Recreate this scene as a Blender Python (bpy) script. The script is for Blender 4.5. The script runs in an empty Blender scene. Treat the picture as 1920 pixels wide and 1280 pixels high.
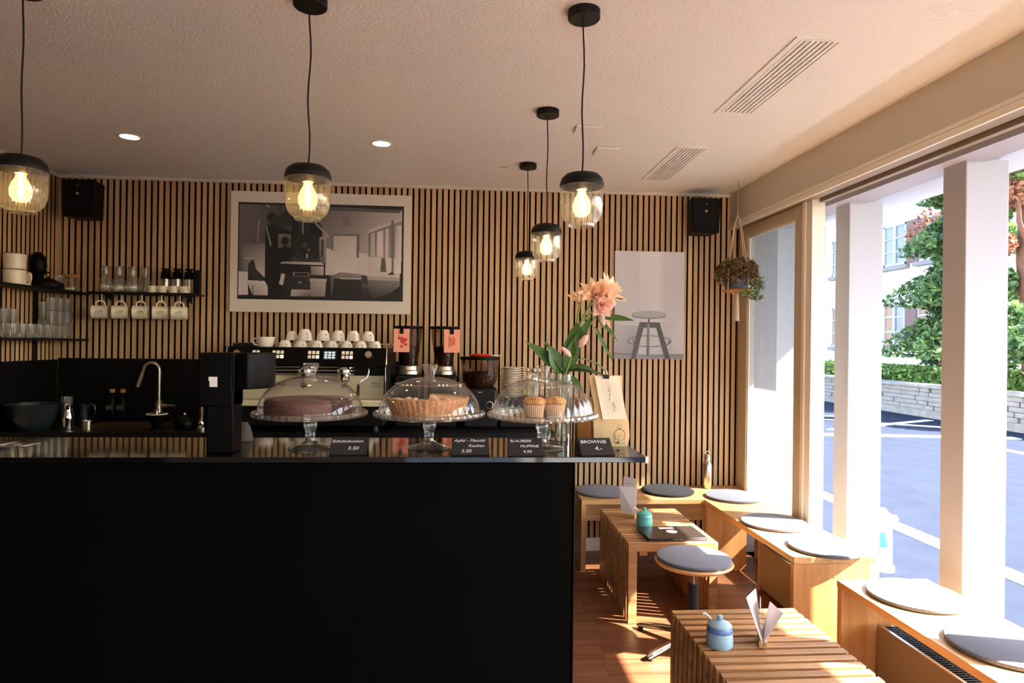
import bpy, bmesh, math, random
from mathutils import Vector, Matrix
random.seed(7)
SC = bpy.context.scene
COL = SC.collection
PI = math.pi

# ------------------------------------------------------------------ camera
F_PX, W_PX = 1220.0, 1920.0
YAW, ROLL, PITCH, EYE = math.atan(91 / 1220.0), 0.0125, 0.0025, 1.438
r0 = Vector((math.cos(YAW), -math.sin(YAW), 0)); f0 = Vector((math.sin(YAW), math.cos(YAW), 0)); u0 = Vector((0, 0, 1))
fw = f0 * math.cos(PITCH) + u0 * math.sin(PITCH); u1 = u0 * math.cos(PITCH) - f0 * math.sin(PITCH)
rt = r0 * math.cos(ROLL) + u1 * math.sin(ROLL); up = u1 * math.cos(ROLL) - r0 * math.sin(ROLL)
cam = bpy.data.cameras.new('camera'); cam.sensor_width = 36.0; cam.lens = F_PX / W_PX * 36.0
cam.clip_start = 0.05; cam.clip_end = 200
cam_o = bpy.data.objects.new('camera', cam); COL.objects.link(cam_o)
m = Matrix((rt, up, -fw)).transposed().to_4x4(); m.translation = (0, 0, EYE); cam_o.matrix_world = m
SC.camera = cam_o

# ------------------------------------------------------------------ world, sun, exposure
SUN_DIR = Vector((-1, 0.27, -0.95)).normalized()
wd = bpy.data.worlds.new('world'); SC.world = wd; wd.use_nodes = True
nt = wd.node_tree; nt.nodes.clear()
sky = nt.nodes.new('ShaderNodeTexSky'); sky.sky_type = 'NISHITA'; sky.sun_disc = False
sky.sun_elevation = math.asin(-SUN_DIR.z); sky.sun_rotation = math.atan2(-SUN_DIR.x, -SUN_DIR.y)
sky.air_density = 1.0; sky.dust_density = 1.6; sky.ozone_density = 1.0
bg = nt.nodes.new('ShaderNodeBackground'); bg.inputs['Strength'].default_value = 0.70
wo = nt.nodes.new('ShaderNodeOutputWorld')
nt.links.new(sky.outputs[0], bg.inputs['Color']); nt.links.new(bg.outputs[0], wo.inputs['Surface'])
sl = bpy.data.lights.new('sun', 'SUN'); sl.energy = 33.0; sl.angle = 0.009; sl.color = (1.0, 0.95, 0.87)
so = bpy.data.objects.new('sun', sl); COL.objects.link(so); so.rotation_euler = SUN_DIR.to_track_quat('-Z', 'Y').to_euler()
so.location = (8, 0, 8)
SC.view_settings.view_transform = 'Standard'; SC.view_settings.look = 'None'
SC.view_settings.exposure = 1.08; SC.view_settings.gamma = 1.0; SC.view_settings.use_curve_mapping = False
SC.cycles.max_bounces = 12; SC.cycles.diffuse_bounces = 6; SC.cycles.glossy_bounces = 5
SC.cycles.transparent_max_bounces = 40; SC.cycles.transmission_bounces = 8
SC.cycles.sample_clamp_indirect = 8.0; SC.cycles.caustics_reflective = False; SC.cycles.caustics_refractive = False
PENDANT_W, DOWN_W = 2.6, 1.0

# ------------------------------------------------------------------ materials
def lin(c):
    return tuple(((x / 255) / 12.92 if x / 255 <= 0.04045 else ((x / 255 + 0.055) / 1.055) ** 2.4) for x in c)
def nodes(name):
    mt = bpy.data.materials.new(name); mt.use_nodes = True
    t = mt.node_tree; b = t.nodes['Principled BSDF']
    return mt, t, b
def mat(name, rgb, rough=0.5, metal=0.0, spec=0.5, emit=None, estr=0, noise=0.0, nscale=20, bump=0.0, bscale=60, coat=0.0, sheen=0.0):
    mt, t, b = nodes(name)
    c = lin(rgb) + (1,)
    b.inputs['Base Color'].default_value = c; b.inputs['Roughness'].default_value = rough
    b.inputs['Metallic'].default_value = metal; b.inputs['Specular IOR Level'].default_value = spec
    b.inputs['Coat Weight'].default_value = coat; b.inputs['Sheen Weight'].default_value = sheen
    if emit:
        b.inputs['Emission Color'].default_value = lin(emit) + (1,); b.inputs['Emission Strength'].default_value = estr
    tc = t.nodes.new('ShaderNodeTexCoord')
    if noise:
        n = t.nodes.new('ShaderNodeTexNoise'); n.inputs['Scale'].default_value = nscale; n.inputs['Detail'].default_value = 4
        hs = t.nodes.new('ShaderNodeHueSaturation'); hs.inputs['Color'].default_value = c
        mr = t.nodes.new('ShaderNodeMapRange'); mr.inputs[1].default_value = 0.25; mr.inputs[2].default_value = 0.75
        mr.inputs[3].default_value = 1 - noise; mr.inputs[4].default_value = 1 + noise
        t.links.new(tc.outputs['Object'], n.inputs['Vector']); t.links.new(n.outputs['Fac'], mr.inputs[0])
        t.links.new(mr.outputs[0], hs.inputs['Value']); t.links.new(hs.outputs[0], b.inputs['Base Color'])
    if bump:
        n2 = t.nodes.new('ShaderNodeTexNoise'); n2.inputs['Scale'].default_value = bscale; n2.inputs['Detail'].default_value = 3
        bp = t.nodes.new('ShaderNodeBump'); bp.inputs['Strength'].default_value = bump; bp.inputs['Distance'].default_value = 0.01
        t.links.new(tc.outputs['Object'], n2.inputs['Vector']); t.links.new(n2.outputs['Fac'], bp.inputs['Height'])
        t.links.new(bp.outputs[0], b.inputs['Normal'])
    return mt
def wood(name, rgb, dark, axis, rough=0.45, vary=0.12, scale=1.0, knots=False):
    """grain stretched along `axis`; a random tint for each object"""
    mt, t, b = nodes(name)
    tc = t.nodes.new('ShaderNodeTexCoord'); oi = t.nodes.new('ShaderNodeObjectInfo')
    mp = t.nodes.new('ShaderNodeMapping'); s = [22 * scale] * 3; s[axis] = 1.3 * scale; mp.inputs['Scale'].default_value = s
    add = t.nodes.new('ShaderNodeVectorMath'); add.operation = 'ADD'
    sc = t.nodes.new('ShaderNodeMath'); sc.operation = 'MULTIPLY'; sc.inputs[1].default_value = 37.0
    t.links.new(oi.outputs['Random'], sc.inputs[0]); t.links.new(tc.outputs['Object'], mp.inputs['Vector'])
    t.links.new(mp.outputs[0], add.inputs[0]); t.links.new(sc.outputs[0], add.inputs[1])
    n = t.nodes.new('ShaderNodeTexNoise'); n.inputs['Scale'].default_value = 1.0; n.inputs['Detail'].default_value = 6; n.inputs['Distortion'].default_value = 0.6
    t.links.new(add.outputs[0], n.inputs['Vector'])
    rp = t.nodes.new('ShaderNodeValToRGB'); rp.color_ramp.elements[0].position = 0.3; rp.color_ramp.elements[1].position = 0.68
    rp.color_ramp.elements[0].color = lin(dark) + (1,); rp.color_ramp.elements[1].color = lin(rgb) + (1,)
    t.links.new(n.outputs['Fac'], rp.inputs['Fac'])
    hs = t.nodes.new('ShaderNodeHueSaturation')
    mr = t.nodes.new('ShaderNodeMapRange'); mr.inputs[3].default_value = 1 - vary; mr.inputs[4].default_value = 1 + vary
    t.links.new(oi.outputs['Random'], mr.inputs[0]); t.links.new(mr.outputs[0], hs.inputs['Value'])
    last = rp.outputs['Color']
    if knots:
        mp2 = t.nodes.new('ShaderNodeMapping'); s2 = [5.0] * 3; s2[axis] = 2.2; mp2.inputs['Scale'].default_value = s2
        vo = t.nodes.new('ShaderNodeTexVoronoi'); vo.inputs['Scale'].default_value = 1.0
        t.links.new(tc.outputs['Object'], mp2.inputs['Vector']); t.links.new(mp2.outputs[0], vo.inputs['Vector'])
        r2 = t.nodes.new('ShaderNodeMapRange'); r2.inputs[1].default_value = 0.03; r2.inputs[2].default_value = 0.13
        t.links.new(vo.outputs['Distance'], r2.inputs[0])
        mx = t.nodes.new('ShaderNodeMix'); mx.data_type = 'RGBA'
        mx.inputs['A'].default_value = lin([c * 0.62 for c in dark]) + (1,)
        t.links.new(r2.outputs[0], mx.inputs['Factor']); t.links.new(last, mx.inputs['B']); last = mx.outputs['Result']
    t.links.new(last, hs.inputs['Color']); t.links.new(hs.outputs[0], b.inputs['Base Color'])
    b.inputs['Roughness'].default_value = rough
    bp = t.nodes.new('ShaderNodeBump'); bp.inputs['Strength'].default_value = 0.06; bp.inputs['Distance'].default_value = 0.004
    t.links.new(n.outputs['Fac'], bp.inputs['Height']); t.links.new(bp.outputs[0], b.inputs['Normal'])
    return mt
def glass(name, tint=(255, 255, 255), refl=1.0, ior=1.45, rough=0.02, power=4.0, haze=0.0):
    """thin-walled glass: clear face on, reflecting towards the edge"""
    mt = bpy.data.materials.new(name); mt.use_nodes = True; t = mt.node_tree; t.nodes.clear()
    tr = t.nodes.new('ShaderNodeBsdfTransparent'); tr.inputs['Color'].default_value = lin(tint) + (1,)
    gl = t.nodes.new('ShaderNodeBsdfGlossy'); gl.inputs['Roughness'].default_value = rough
    lw = t.nodes.new('ShaderNodeLayerWeight'); lw.inputs['Blend'].default_value = 0.5
    pw = t.nodes.new('ShaderNodeMath'); pw.operation = 'POWER'; pw.inputs[1].default_value = power
    f0_ = ((ior - 1) / (ior + 1)) ** 2
    mm = t.nodes.new('ShaderNodeMath'); mm.operation = 'MULTIPLY_ADD'; mm.inputs[1].default_value = refl * (1 - f0_); mm.inputs[2].default_value = refl * f0_; mm.use_clamp = True
    t.links.new(lw.outputs['Facing'], pw.inputs[0])
    mx = t.nodes.new('ShaderNodeMixShader'); o = t.nodes.new('ShaderNodeOutputMaterial')
    t.links.new(pw.outputs[0], mm.inputs[0]); t.links.new(mm.outputs[0], mx.inputs[0])
    t.links.new(tr.outputs[0], mx.inputs[1]); t.links.new(gl.outputs[0], mx.inputs[2]); t.links.new(mx.outputs[0], o.inputs['Surface'])
    if haze:
        df = t.nodes.new('ShaderNodeBsdfDiffuse'); df.inputs['Color'].default_value = (0.8, 0.8, 0.78, 1); m2 = t.nodes.new('ShaderNodeMixShader'); m2.inputs[0].default_value = haze
        t.links.new(mx.outputs[0], m2.inputs[1]); t.links.new(df.outputs[0], m2.inputs[2]); t.links.new(m2.outputs[0], o.inputs['Surface'])
    return mt
def attr_mat(name, rough=0.45):
    mt, t, b = nodes(name)
    a = t.nodes.new('ShaderNodeAttribute'); a.attribute_name = 'Col'
    t.links.new(a.outputs['Color'], b.inputs['Base Color']); b.inputs['Roughness'].default_value = rough
    return mt
def leaf_mat(name, a, bcol, rough=0.5, trans=0.25):
    mt, t, b = nodes(name)
    g = t.nodes.new('ShaderNodeNewGeometry'); rp = t.nodes.new('ShaderNodeValToRGB')
    rp.color_ramp.elements[0].color = lin(a) + (1,); rp.color_ramp.elements[1].color = lin(bcol) + (1,)
    t.links.new(g.outputs['Random Per Island'], rp.inputs['Fac']); t.links.new(rp.outputs[0], b.inputs['Base Color'])
    b.inputs['Roughness'].default_value = rough
    td = t.nodes.new('ShaderNodeBsdfTranslucent'); t.links.new(rp.outputs[0], td.inputs['Color'])
    mx = t.nodes.new('ShaderNodeMixShader'); mx.inputs[0].default_value = trans
    t.links.new(b.outputs[0], mx.inputs[1]); t.links.new(td.outputs[0], mx.inputs[2])
    t.links.new(mx.outputs[0], t.nodes['Material Output'].inputs['Surface'])
    return mt

M = {}
M['ceiling'] = mat('ceiling_stucco', (236, 232, 223), 0.9, bump=0.55, bscale=95)
M['beam'] = mat('beige_paint', (206, 196, 178), 0.6)
M['trimpaint'] = mat('pale_beige_paint', (238, 228, 210), 0.5)
M['frame'] = mat('beige_window_frame', (196, 178, 150), 0.5)
M['track'] = mat('grey_metal_track', (150, 132, 112), 0.5)
M['darkgap'] = mat('dark_groove', (20, 17, 15), 0.6)
M['plaster'] = mat('plain_plaster', (205, 195, 184), 0.85)
M['backing'] = mat('black_felt_backing', (5, 3, 3), 0.95, spec=0.05)
M['slat'] = wood('oak_slat', (206, 168, 124), (176, 136, 94), 2, 0.5, 0.1)
M['oak'] = wood('oiled_oak', (214, 170, 112), (184, 134, 80), 1, 0.4, 0.06, knots=True)
M['oakx'] = wood('oiled_oak_x', (214, 170, 112), (184, 134, 80), 0, 0.4, 0.06)
M['oakz'] = wood('oiled_oak_z', (210, 160, 100), (178, 122, 70), 2, 0.4, 0.06, knots=True)
M['teak'] = wood('brown_table_wood', (190, 140, 88), (138, 92, 52), 0, 0.42, 0.12)
M['floor'] = wood('walnut_floor', (134, 86, 58), (82, 46, 29), 0, 0.33, 0.14, 0.8)
M['black'] = mat('black_lacquer', (7, 6, 6), 0.5, spec=0.2)
M['blackgloss'] = mat('black_glass_top', (12, 11, 10), 0.06, spec=0.6)
M['blackfront'] = mat('black_steel_front', (3, 3, 2), 0.65, spec=0.04, noise=0.25, nscale=3)
M['blackmetal'] = mat('black_powder_coat', (11, 9, 8), 0.5, spec=0.25)
M['blackplastic'] = mat('black_plastic', (7, 6, 6), 0.45, spec=0.1)
M['rubber'] = mat('black_rubber', (14, 13, 13), 0.8)
M['chrome'] = mat('chrome', (225, 222, 215), 0.12, 1.0)
M['steel'] = mat('brushed_steel', (205, 195, 178), 0.3, 1.0)
M['steelwarm'] = mat('satin_steel_panel', (238, 224, 182), 0.35, 0.45)
M['bronze'] = mat('brown_steel', (120, 98, 72), 0.35, 0.9)
M['porcelain'] = mat('white_porcelain', (232, 222, 206), 0.3)
M['cream'] = mat('cream_enamel', (226, 212, 186), 0.35)
M['felt'] = mat('grey_felt', (94, 94, 104), 0.95, noise=0.22, nscale=170, bump=0.3, bscale=220, sheen=0.2)
M['feltdark'] = mat('charcoal_felt', (24, 23, 26), 0.95, noise=0.2, nscale=170, bump=0.3, bscale=220)
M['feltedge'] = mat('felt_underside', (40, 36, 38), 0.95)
M['glass'] = glass('clear_glass', (253, 252, 250), 1.0, 1.5, 0.02, 2.6, 0.02)
M['glassrim'] = glass('thick_clear_glass', (250, 249, 244), 1.0, 1.7, 0.03, 1.8, 0.05)
M['window'] = glass('window_pane', (240, 244, 246), 0.4, 1.4, 0.01)
def dimming_glass(name, tint, veil):
    mt = bpy.data.materials.new(name); mt.use_nodes = True; t = mt.node_tree; t.nodes.clear()
    tr = t.nodes.new('ShaderNodeBsdfTransparent'); tr.inputs['Color'].default_value = (*tint, 1)
    tl = t.nodes.new('ShaderNodeBsdfTranslucent'); tl.inputs['Color'].default_value = (0.8, 0.82, 0.85, 1)
    gl = t.nodes.new('ShaderNodeBsdfGlossy'); gl.inputs['Roughness'].default_value = 0.03
    m1 = t.nodes.new('ShaderNodeMixShader'); m1.inputs[0].default_value = veil; m2 = t.nodes.new('ShaderNodeMixShader'); m2.inputs[0].default_value = 0.04; o = t.nodes.new('ShaderNodeOutputMaterial')
    t.links.new(tr.outputs[0], m1.inputs[1]); t.links.new(tl.outputs[0], m1.inputs[2]); t.links.new(m1.outputs[0], m2.inputs[1]); t.links.new(gl.outputs[0], m2.inputs[2]); t.links.new(m2.outputs[0], o.inputs['Surface'])
    return mt
M['sundim'] = dimming_glass('sun_dimming_pane', (0.34, 0.355, 0.37), 0.13)  # tint and pale veil added to hold back sun on the corner bench
M['smoke'] = glass('smoky_hopper_plastic', (206, 190, 172), 0.9, 1.45)
M['lampglass'] = glass('ribbed_lamp_glass', (255, 252, 244), 1.0, 1.6, 0.02, 2.2, 0.03)
M['amberglass'] = glass('amber_lamp_glass', (255, 240, 205), 1.0, 1.6, 0.02, 2.2, 0.03)
M['water'] = glass('water', (240, 244, 236), 0.5, 1.33)
M['bulbglass'] = glass('bulb_glass', (255, 238, 205), 0.6, 1.4)
M['filament'] = mat('glowing_filament', (255, 220, 160), 0.5, emit=(255, 214, 140), estr=22)
def glow(name, rgb, strength, clear):
    mt = bpy.data.materials.new(name); mt.use_nodes = True; t = mt.node_tree; t.nodes.clear()
    e = t.nodes.new('ShaderNodeEmission'); e.inputs['Color'].default_value = lin(rgb) + (1,); e.inputs['Strength'].default_value = strength
    tr = t.nodes.new('ShaderNodeBsdfTransparent'); mx = t.nodes.new('ShaderNodeMixShader'); mx.inputs[0].default_value = clear; o = t.nodes.new('ShaderNodeOutputMaterial')
    t.links.new(e.outputs[0], mx.inputs[1]); t.links.new(tr.outputs[0], mx.inputs[2]); t.links.new(mx.outputs[0], o.inputs['Surface'])
    return mt
M['bulbglow'] = glow('glowing_bulb', (255, 228, 165), 1.25, 0.45)
M['downlight'] = mat('downlight_diffuser', (255, 245, 225), 0.5, emit=(255, 232, 200), estr=9)
M['whitepaint'] = mat('white_render', (186, 184, 188), 0.75)
M['soffit'] = mat('white_soffit', (176, 174, 184), 0.6)
M['asphalt'] = mat('asphalt', (40, 46, 60), 0.95, spec=0.05, noise=0.12, nscale=3, bump=0.2, bscale=40)
M['roadpaint'] = mat('white_road_paint', (232, 236, 240), 0.8)
M['bouncepaving'] = mat('pale_bounce_paving', (186, 182, 176), 0.9, noise=0.1, nscale=4)
M['stone'] = mat('grey_limestone', (138, 133, 126), 0.9, noise=0.22, nscale=5)
M['stonedark'] = mat('stone_mortar', (84, 78, 72), 0.95)
M['housewall'] = mat('white_house_render', (240, 238, 236), 0.85)
M['shutter'] = mat('mauve_brown_shutter', (128, 94, 92), 0.7)
M['stonesill'] = mat('stone_sill', (150, 138, 136), 0.8)
M['curtain'] = mat('beige_curtain_pane', (172, 128, 104), 0.5)
M['darkpane'] = mat('grey_window_pane', (120, 124, 136), 0.15)
M['conifer'] = leaf_mat('conifer_leaves', (40, 70, 42), (120, 150, 84))
M['yewred'] = leaf_mat('reddish_leaves', (120, 72, 52), (196, 140, 104))
M['hedgeleaf'] = leaf_mat('hedge_leaves', (60, 96, 48), (140, 170, 84))
M['bark'] = mat('reddish_bark', (112, 76, 60), 0.9, noise=0.3, nscale=12, bump=0.5, bscale=14)
M['lilyleaf'] = leaf_mat('lily_leaves', (38, 66, 34), (84, 120, 52), 0.4, 0.2)
M['petal'] = leaf_mat('lily_petals', (244, 196, 150), (252, 226, 200), 0.55, 0.35)
M['petalpink'] = leaf_mat('lily_petals_pink', (240, 186, 170), (252, 226, 212), 0.55, 0.35)
M['stem'] = mat('green_stem', (120, 140, 66), 0.5)
M['plantleaf'] = leaf_mat('dried_red_green_leaves', (104, 50, 44), (142, 132, 78), 0.6, 0.2)
M['plantgreen'] = leaf_mat('green_trailing_leaves', (74, 96, 44), (140, 150, 84), 0.6, 0.2)
M['rope'] = mat('natural_rope', (206, 182, 156), 0.9)
M['greypot'] = mat('grey_pot', (86, 86, 96), 0.5)
M['teal'] = mat('teal_ceramic', (96, 170, 158), 0.3, noise=0.14, nscale=18)
M['paleblue'] = mat('pale_blue_ceramic', (150, 182, 196), 0.4)
M['bluband'] = mat('blue_band_glaze', (96, 120, 172), 0.35)
M['paper'] = mat('white_paper', (232, 222, 220), 0.8)
M['cardpaper'] = mat('cream_paper', (244, 228, 200), 0.8)
M['ink'] = mat('black_ink', (40, 34, 32), 0.8)
M['greyink'] = mat('grey_ink', (186, 168, 146), 0.8)
M['chalk'] = mat('white_chalk', (232, 228, 222), 0.9)
M['slate'] = mat('black_slate', (34, 29, 28), 0.75)
M['kraft'] = mat('kraft_paper', (224, 190, 140), 0.75, noise=0.06, nscale=14)
M['kraftdark'] = mat('brown_kraft_paper', (176, 122, 62), 0.75)
M['pinktag'] = mat('pink_card', (238, 160, 134), 0.8)
M['redprint'] = mat('red_print', (196, 62, 48), 0.8)
M['redplastic'] = mat('red_plastic', (206, 44, 30), 0.4)
M['choc'] = mat('chocolate_cake', (92, 50, 40), 0.6, noise=0.2, nscale=30, bump=0.4, bscale=60)
M['crust'] = mat('golden_tart_crust', (204, 146, 96), 0.6, noise=0.25, nscale=40, bump=0.6, bscale=90)
M['tartfill'] = mat('baked_almond_filling', (228, 188, 150), 0.65, noise=0.3, nscale=45, bump=0.6, bscale=70)
M['muffin'] = mat('baked_muffin_top', (206, 146, 84), 0.7, noise=0.25, nscale=60, bump=0.4, bscale=70)
M['muffinpaper'] = mat('pleated_baking_paper', (226, 186, 150), 0.7)
M['laptop'] = mat('dark_grey_laptop', (70, 62, 60), 0.22, 0.7)
M['sticker'] = mat('white_sticker', (236, 232, 230), 0.6)
M['bowl'] = mat('dark_green_bowl', (26, 34, 34), 0.3)
M['beige_metal'] = mat('beige_heater_panel', (150, 128, 100), 0.45, 0.3)
M['beans'] = mat('coffee_beans', (48, 26, 16), 0.5, bump=0.8, bscale=120)
M['button'] = mat('lit_button', (200, 186, 160), 0.5, emit=(200, 180, 150), estr=0.25)
M['buttonhot'] = mat('lit_power_button', (240, 226, 214), 0.5, emit=(255, 226, 206), estr=0.7)
M['screen'] = mat('machine_screen', (30, 40, 60), 0.3, emit=(86, 104, 128), estr=0.35)
M['screenlit'] = mat('screen_digits', (220, 226, 210), 0.4, emit=(220, 226, 190), estr=0.7)
M['hydrant'] = mat('white_hydrant_paint', (226, 220, 212), 0.5)
M['hydrantgreen'] = mat('mint_green_paint', (96, 196, 172), 0.5)
M['print'] = attr_mat('photo_print')
M['printpaper'] = mat('white_print_border', (226, 214, 198), 0.6)

# ------------------------------------------------------------------ mesh building
class B:
    def __init__(s): s.v = []; s.f = []; s.mi = []; s.sm = []
    def add(s, vs, fs, mi=0, smooth=False):
        o = len(s.v); s.v += [tuple(v) for v in vs]
        for f in fs: s.f.append([i + o for i in f]); s.mi.append(mi); s.sm.append(smooth)
        return s
    def box(s, x0, x1, y0, y1, z0, z1, mi=0):
        vs = [(x, y, z) for z in (z0, z1) for y in (y0, y1) for x in (x0, x1)]
        return s.add(vs, [(0, 2, 3, 1), (4, 5, 7, 6), (0, 1, 5, 4), (2, 6, 7, 3), (0, 4, 6, 2), (1, 3, 7, 5)], mi)
    def lathe(s, prof, c=(0, 0, 0), n=24, mi=0, flute=0.0, nf=24, a0=0.0, a1=2 * PI, mat3=None):
        full = abs(a1 - a0 - 2 * PI) < 1e-6; cols = n if full else n + 1
        vs = []
        for (r, z) in prof:
            for k in range(cols):
                a = a0 + (a1 - a0) * k / n; rr = r + (flute * math.cos(nf * a) if r > 1e-4 else 0)
                p = Vector((rr * math.cos(a), rr * math.sin(a), z))
                if mat3: p = mat3 @ p
                vs.append((p.x + c[0], p.y + c[1], p.z + c[2]))
        fs = []
        for i in range(len(prof) - 1):
            for k in range(n):
                k2 = (k + 1) % cols
                fs.append((i * cols + k, i * cols + k2, (i + 1) * cols + k2, (i + 1) * cols + k))
        return s.add(vs, fs, mi, True)
    def cyl(s, p0, p1, ra, rb=None, n=14, mi=0, cap=True):
        rb = ra if rb is None else rb; p0 = Vector(p0); p1 = Vector(p1); d = (p1 - p0).normalized()
        q = d.to_track_quat('Z', 'Y'); vs = []
        for p, r in ((p0, ra), (p1, rb)):
            for k in range(n):
                a = 2 * PI * k / n; vs.append(p + q @ Vector((r * math.cos(a), r * math.sin(a), 0)))
        s.add(vs, [(k, (k + 1) % n, n + (k + 1) % n, n + k) for k in range(n)], mi, True)
        if cap:
            s.add(vs[:n], [list(range(n))[::-1]], mi); s.add(vs[n:], [list(range(n))], mi)
        return s
    def tube(s, pts, r, n=8, mi=0, closed=False, taper=None):
        pts = [Vector(p) for p in pts]; N = len(pts); vs = []; prev = None
        for i, p in enumerate(pts):
            a = pts[(i - 1) % N] if (closed or i > 0) else p; b = pts[(i + 1) % N] if (closed or i < N - 1) else p
            d = (b - a).normalized()
            if prev is None:
                ref = Vector((0, 0, 1)) if abs(d.z) < 0.9 else Vector((1, 0, 0)); x = d.cross(ref).normalized()
            else:
                x = (prev - d * prev.dot(d)).normalized()
            prev = x; y = d.cross(x); rr = r * (taper[i] if taper else 1)
            for k in range(n):
                t = 2 * PI * k / n; vs.append(p + (x * math.cos(t) + y * math.sin(t)) * rr)
        fs = []
        for i in range(N if closed else N - 1):
            j = (i + 1) % N
            for k in range(n):
                fs.append((i * n + k, i * n + (k + 1) % n, j * n + (k + 1) % n, j * n + k))
        s.add(vs, fs, mi, True)
        if not closed:
            s.add(vs[:n], [list(range(n))[::-1]], mi); s.add(vs[-n:], [list(range(n))], mi)
        return s
    def prism(s, lo, hi, mi=0):
        n = len(lo)
        return s.add(list(lo) + list(hi), [list(range(n))[::-1], list(range(n, 2 * n))] + [(k, (k + 1) % n, n + (k + 1) % n, n + k) for k in range(n)], mi)
    def sphere(s, c, r, n=14, mi=0, sz=1.0):
        prof = [(max(r * math.sin(PI * i / 8), 1e-5), -r * sz * math.cos(PI * i / 8)) for i in range(9)]
        return s.lathe(prof, c, n, mi)

def mesh_from(b, name):
    me = bpy.data.meshes.new(name); me.from_pydata(b.v, [], b.f); me.update()
    for p, mi, sm in zip(me.polygons, b.mi, b.sm): p.material_index = mi; p.use_smooth = sm
    bm = bmesh.new(); bm.from_mesh(me); bmesh.ops.recalc_face_normals(bm, faces=bm.faces); bm.to_mesh(me); bm.free()
    try: me.set_sharp_from_angle(angle=math.radians(42))
    except Exception: pass
    return me
def obj(name, b, mats, parent=None, loc=(0, 0, 0), rot=(0, 0, 0), bev=0.0, label=None, kind=None):
    me = mesh_from(b, name) if isinstance(b, B) else b
    for mm in (mats if isinstance(mats, (list, tuple)) else [mats]):
        if len(me.materials) < (len(mats) if isinstance(mats, (list, tuple)) else 1): me.materials.append(M[mm] if isinstance(mm, str) else mm)
    o = bpy.data.objects.new(name, me); COL.objects.link(o); o.location = loc; o.rotation_euler = rot
    if parent is not None: o.parent = parent
    if bev:
        md = o.modifiers.new('edge', 'BEVEL'); md.width = bev; md.segments = 2; md.limit_method = 'ANGLE'; md.angle_limit = math.radians(40)
    if label: o['label'] = label
    if kind: o['kind'] = kind
    return o
def tag(o, label, cat, group=None):
    o['label'] = label; o['category'] = cat
    if group: o['group'] = group
    return o
def thing(name, label, cat, loc=(0, 0, 0), rz=0.0, group=None):
    o = bpy.data.objects.new(name, None); COL.objects.link(o); o.location = loc; o.rotation_euler = (0, 0, rz); o.empty_display_size = 0.05
    return tag(o, label, cat, group)
def struct(name, b, mats, parent=None, **k):
    return obj(name, b, mats, parent, kind=None if parent else 'structure', **k)
def dup(root, loc, rz=None, label=None):
    r = root.copy(); COL.objects.link(r); r.location = loc
    if rz is not None: r.rotation_euler = (0, 0, rz)
    if label: r['label'] = label
    for ch in list(root.children):
        c = ch.copy(); COL.objects.link(c); c.parent = r
        for g in list(ch.children):
            d = g.copy(); COL.objects.link(d); d.parent = c
    return r
def text(name, body, size, mt, parent, mw, shear=0.0, extr=0.0004, spacing=1.0):
    cu = bpy.data.curves.new(name, 'FONT'); cu.body = body; cu.size = size; cu.extrude = extr; cu.shear = shear
    cu.align_x = 'CENTER'; cu.align_y = 'CENTER'; cu.resolution_u = 3; cu.space_character = spacing
    t = bpy.data.objects.new(name, cu); COL.objects.link(t)
    bpy.context.view_layer.update()
    me = bpy.data.meshes.new_from_object(t.evaluated_get(bpy.context.evaluated_depsgraph_get()))
    bpy.data.objects.remove(t); me.materials.clear(); me.materials.append(M[mt])
    o = bpy.data.objects.new(name, me); COL.objects.link(o); o.parent = parent; o.matrix_local = mw
    return o
def mtx(loc, rx=0.0, ry=0.0, rz=0.0):
    return Matrix.Translation(loc) @ Matrix.Rotation(rz, 4, 'Z') @ Matrix.Rotation(ry, 4, 'Y') @ Matrix.Rotation(rx, 4, 'X')
ORD = ['first', 'second', 'third', 'fourth', 'fifth', 'sixth', 'seventh', 'eighth', 'ninth', 'tenth', 'eleventh', 'twelfth', 'thirteenth', 'fourteenth', 'fifteenth', 'sixteenth']

WALL_Y, CEIL, WIN_X, LEFT_X = 4.48, 2.51, 1.87, -2.66

# ------------------------------------------------------------------ room shell
floor = struct('floor', B().box(-2.8, 2.06, -2.7, 4.62, -0.12, -0.012), 'backing')
rows = []
PW, PL = 0.141, 1.28
pm = mesh_from(B().box(0, PL - 0.0015, 0, PW - 0.0015, -0.012, 0), 'plank'); pm.materials.append(M['floor'])
y = 4.48 - PW; k = 0
while y > -0.3:
    x = -0.55 - random.random() * 0.9
    while x < 1.98:
        if x + PL > 1.98 or y < 0.2:
            pass
        o = bpy.data.objects.new('plank', pm); COL.objects.link(o); o.parent = floor; o.location = (x, y, 0)
        if x + PL > 1.985: o.scale = ((1.985 - x) / PL, 1, 1)
        x += PL
    y -= PW
obj('floor_field', B().box(-2.66, -1.5, -2.6, 4.48, -0.012, -0.001).box(-1.5, 1.98, -2.6, -0.35, -0.012, -0.001), 'floor', floor)
ceiling = struct('ceiling', B().box(-2.8, 2.0, -2.7, 4.62, CEIL, CEIL + 0.15), 'ceiling')
wall_back = struct('wall_back', B().box(-2.8, 1.99, WALL_Y + 0.026, WALL_Y + 0.16, -0.1, CEIL), 'backing')
wall_left = struct('wall_left', B().box(-2.84, LEFT_X - 0.02, -2.7, WALL_Y + 0.02, -0.1, CEIL), 'backing')
SLAT_W, SLAT_P = 0.0272, 0.04
sm_ = mesh_from(B().box(-SLAT_W / 2, SLAT_W / 2, 0, 0.02, 0.09, CEIL - 0.022), 'slat'); sm_.materials.append(M['backing']); sm_.materials.append(M['slat']); sm_.polygons[2].material_index = 1   # oak veneer on the face, black core at the sides
k0 = math.ceil((-2.66 + 0.353) / SLAT_P)
x = -0.353 + SLAT_P * k0 + SLAT_P / 2 - SLAT_P
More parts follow.
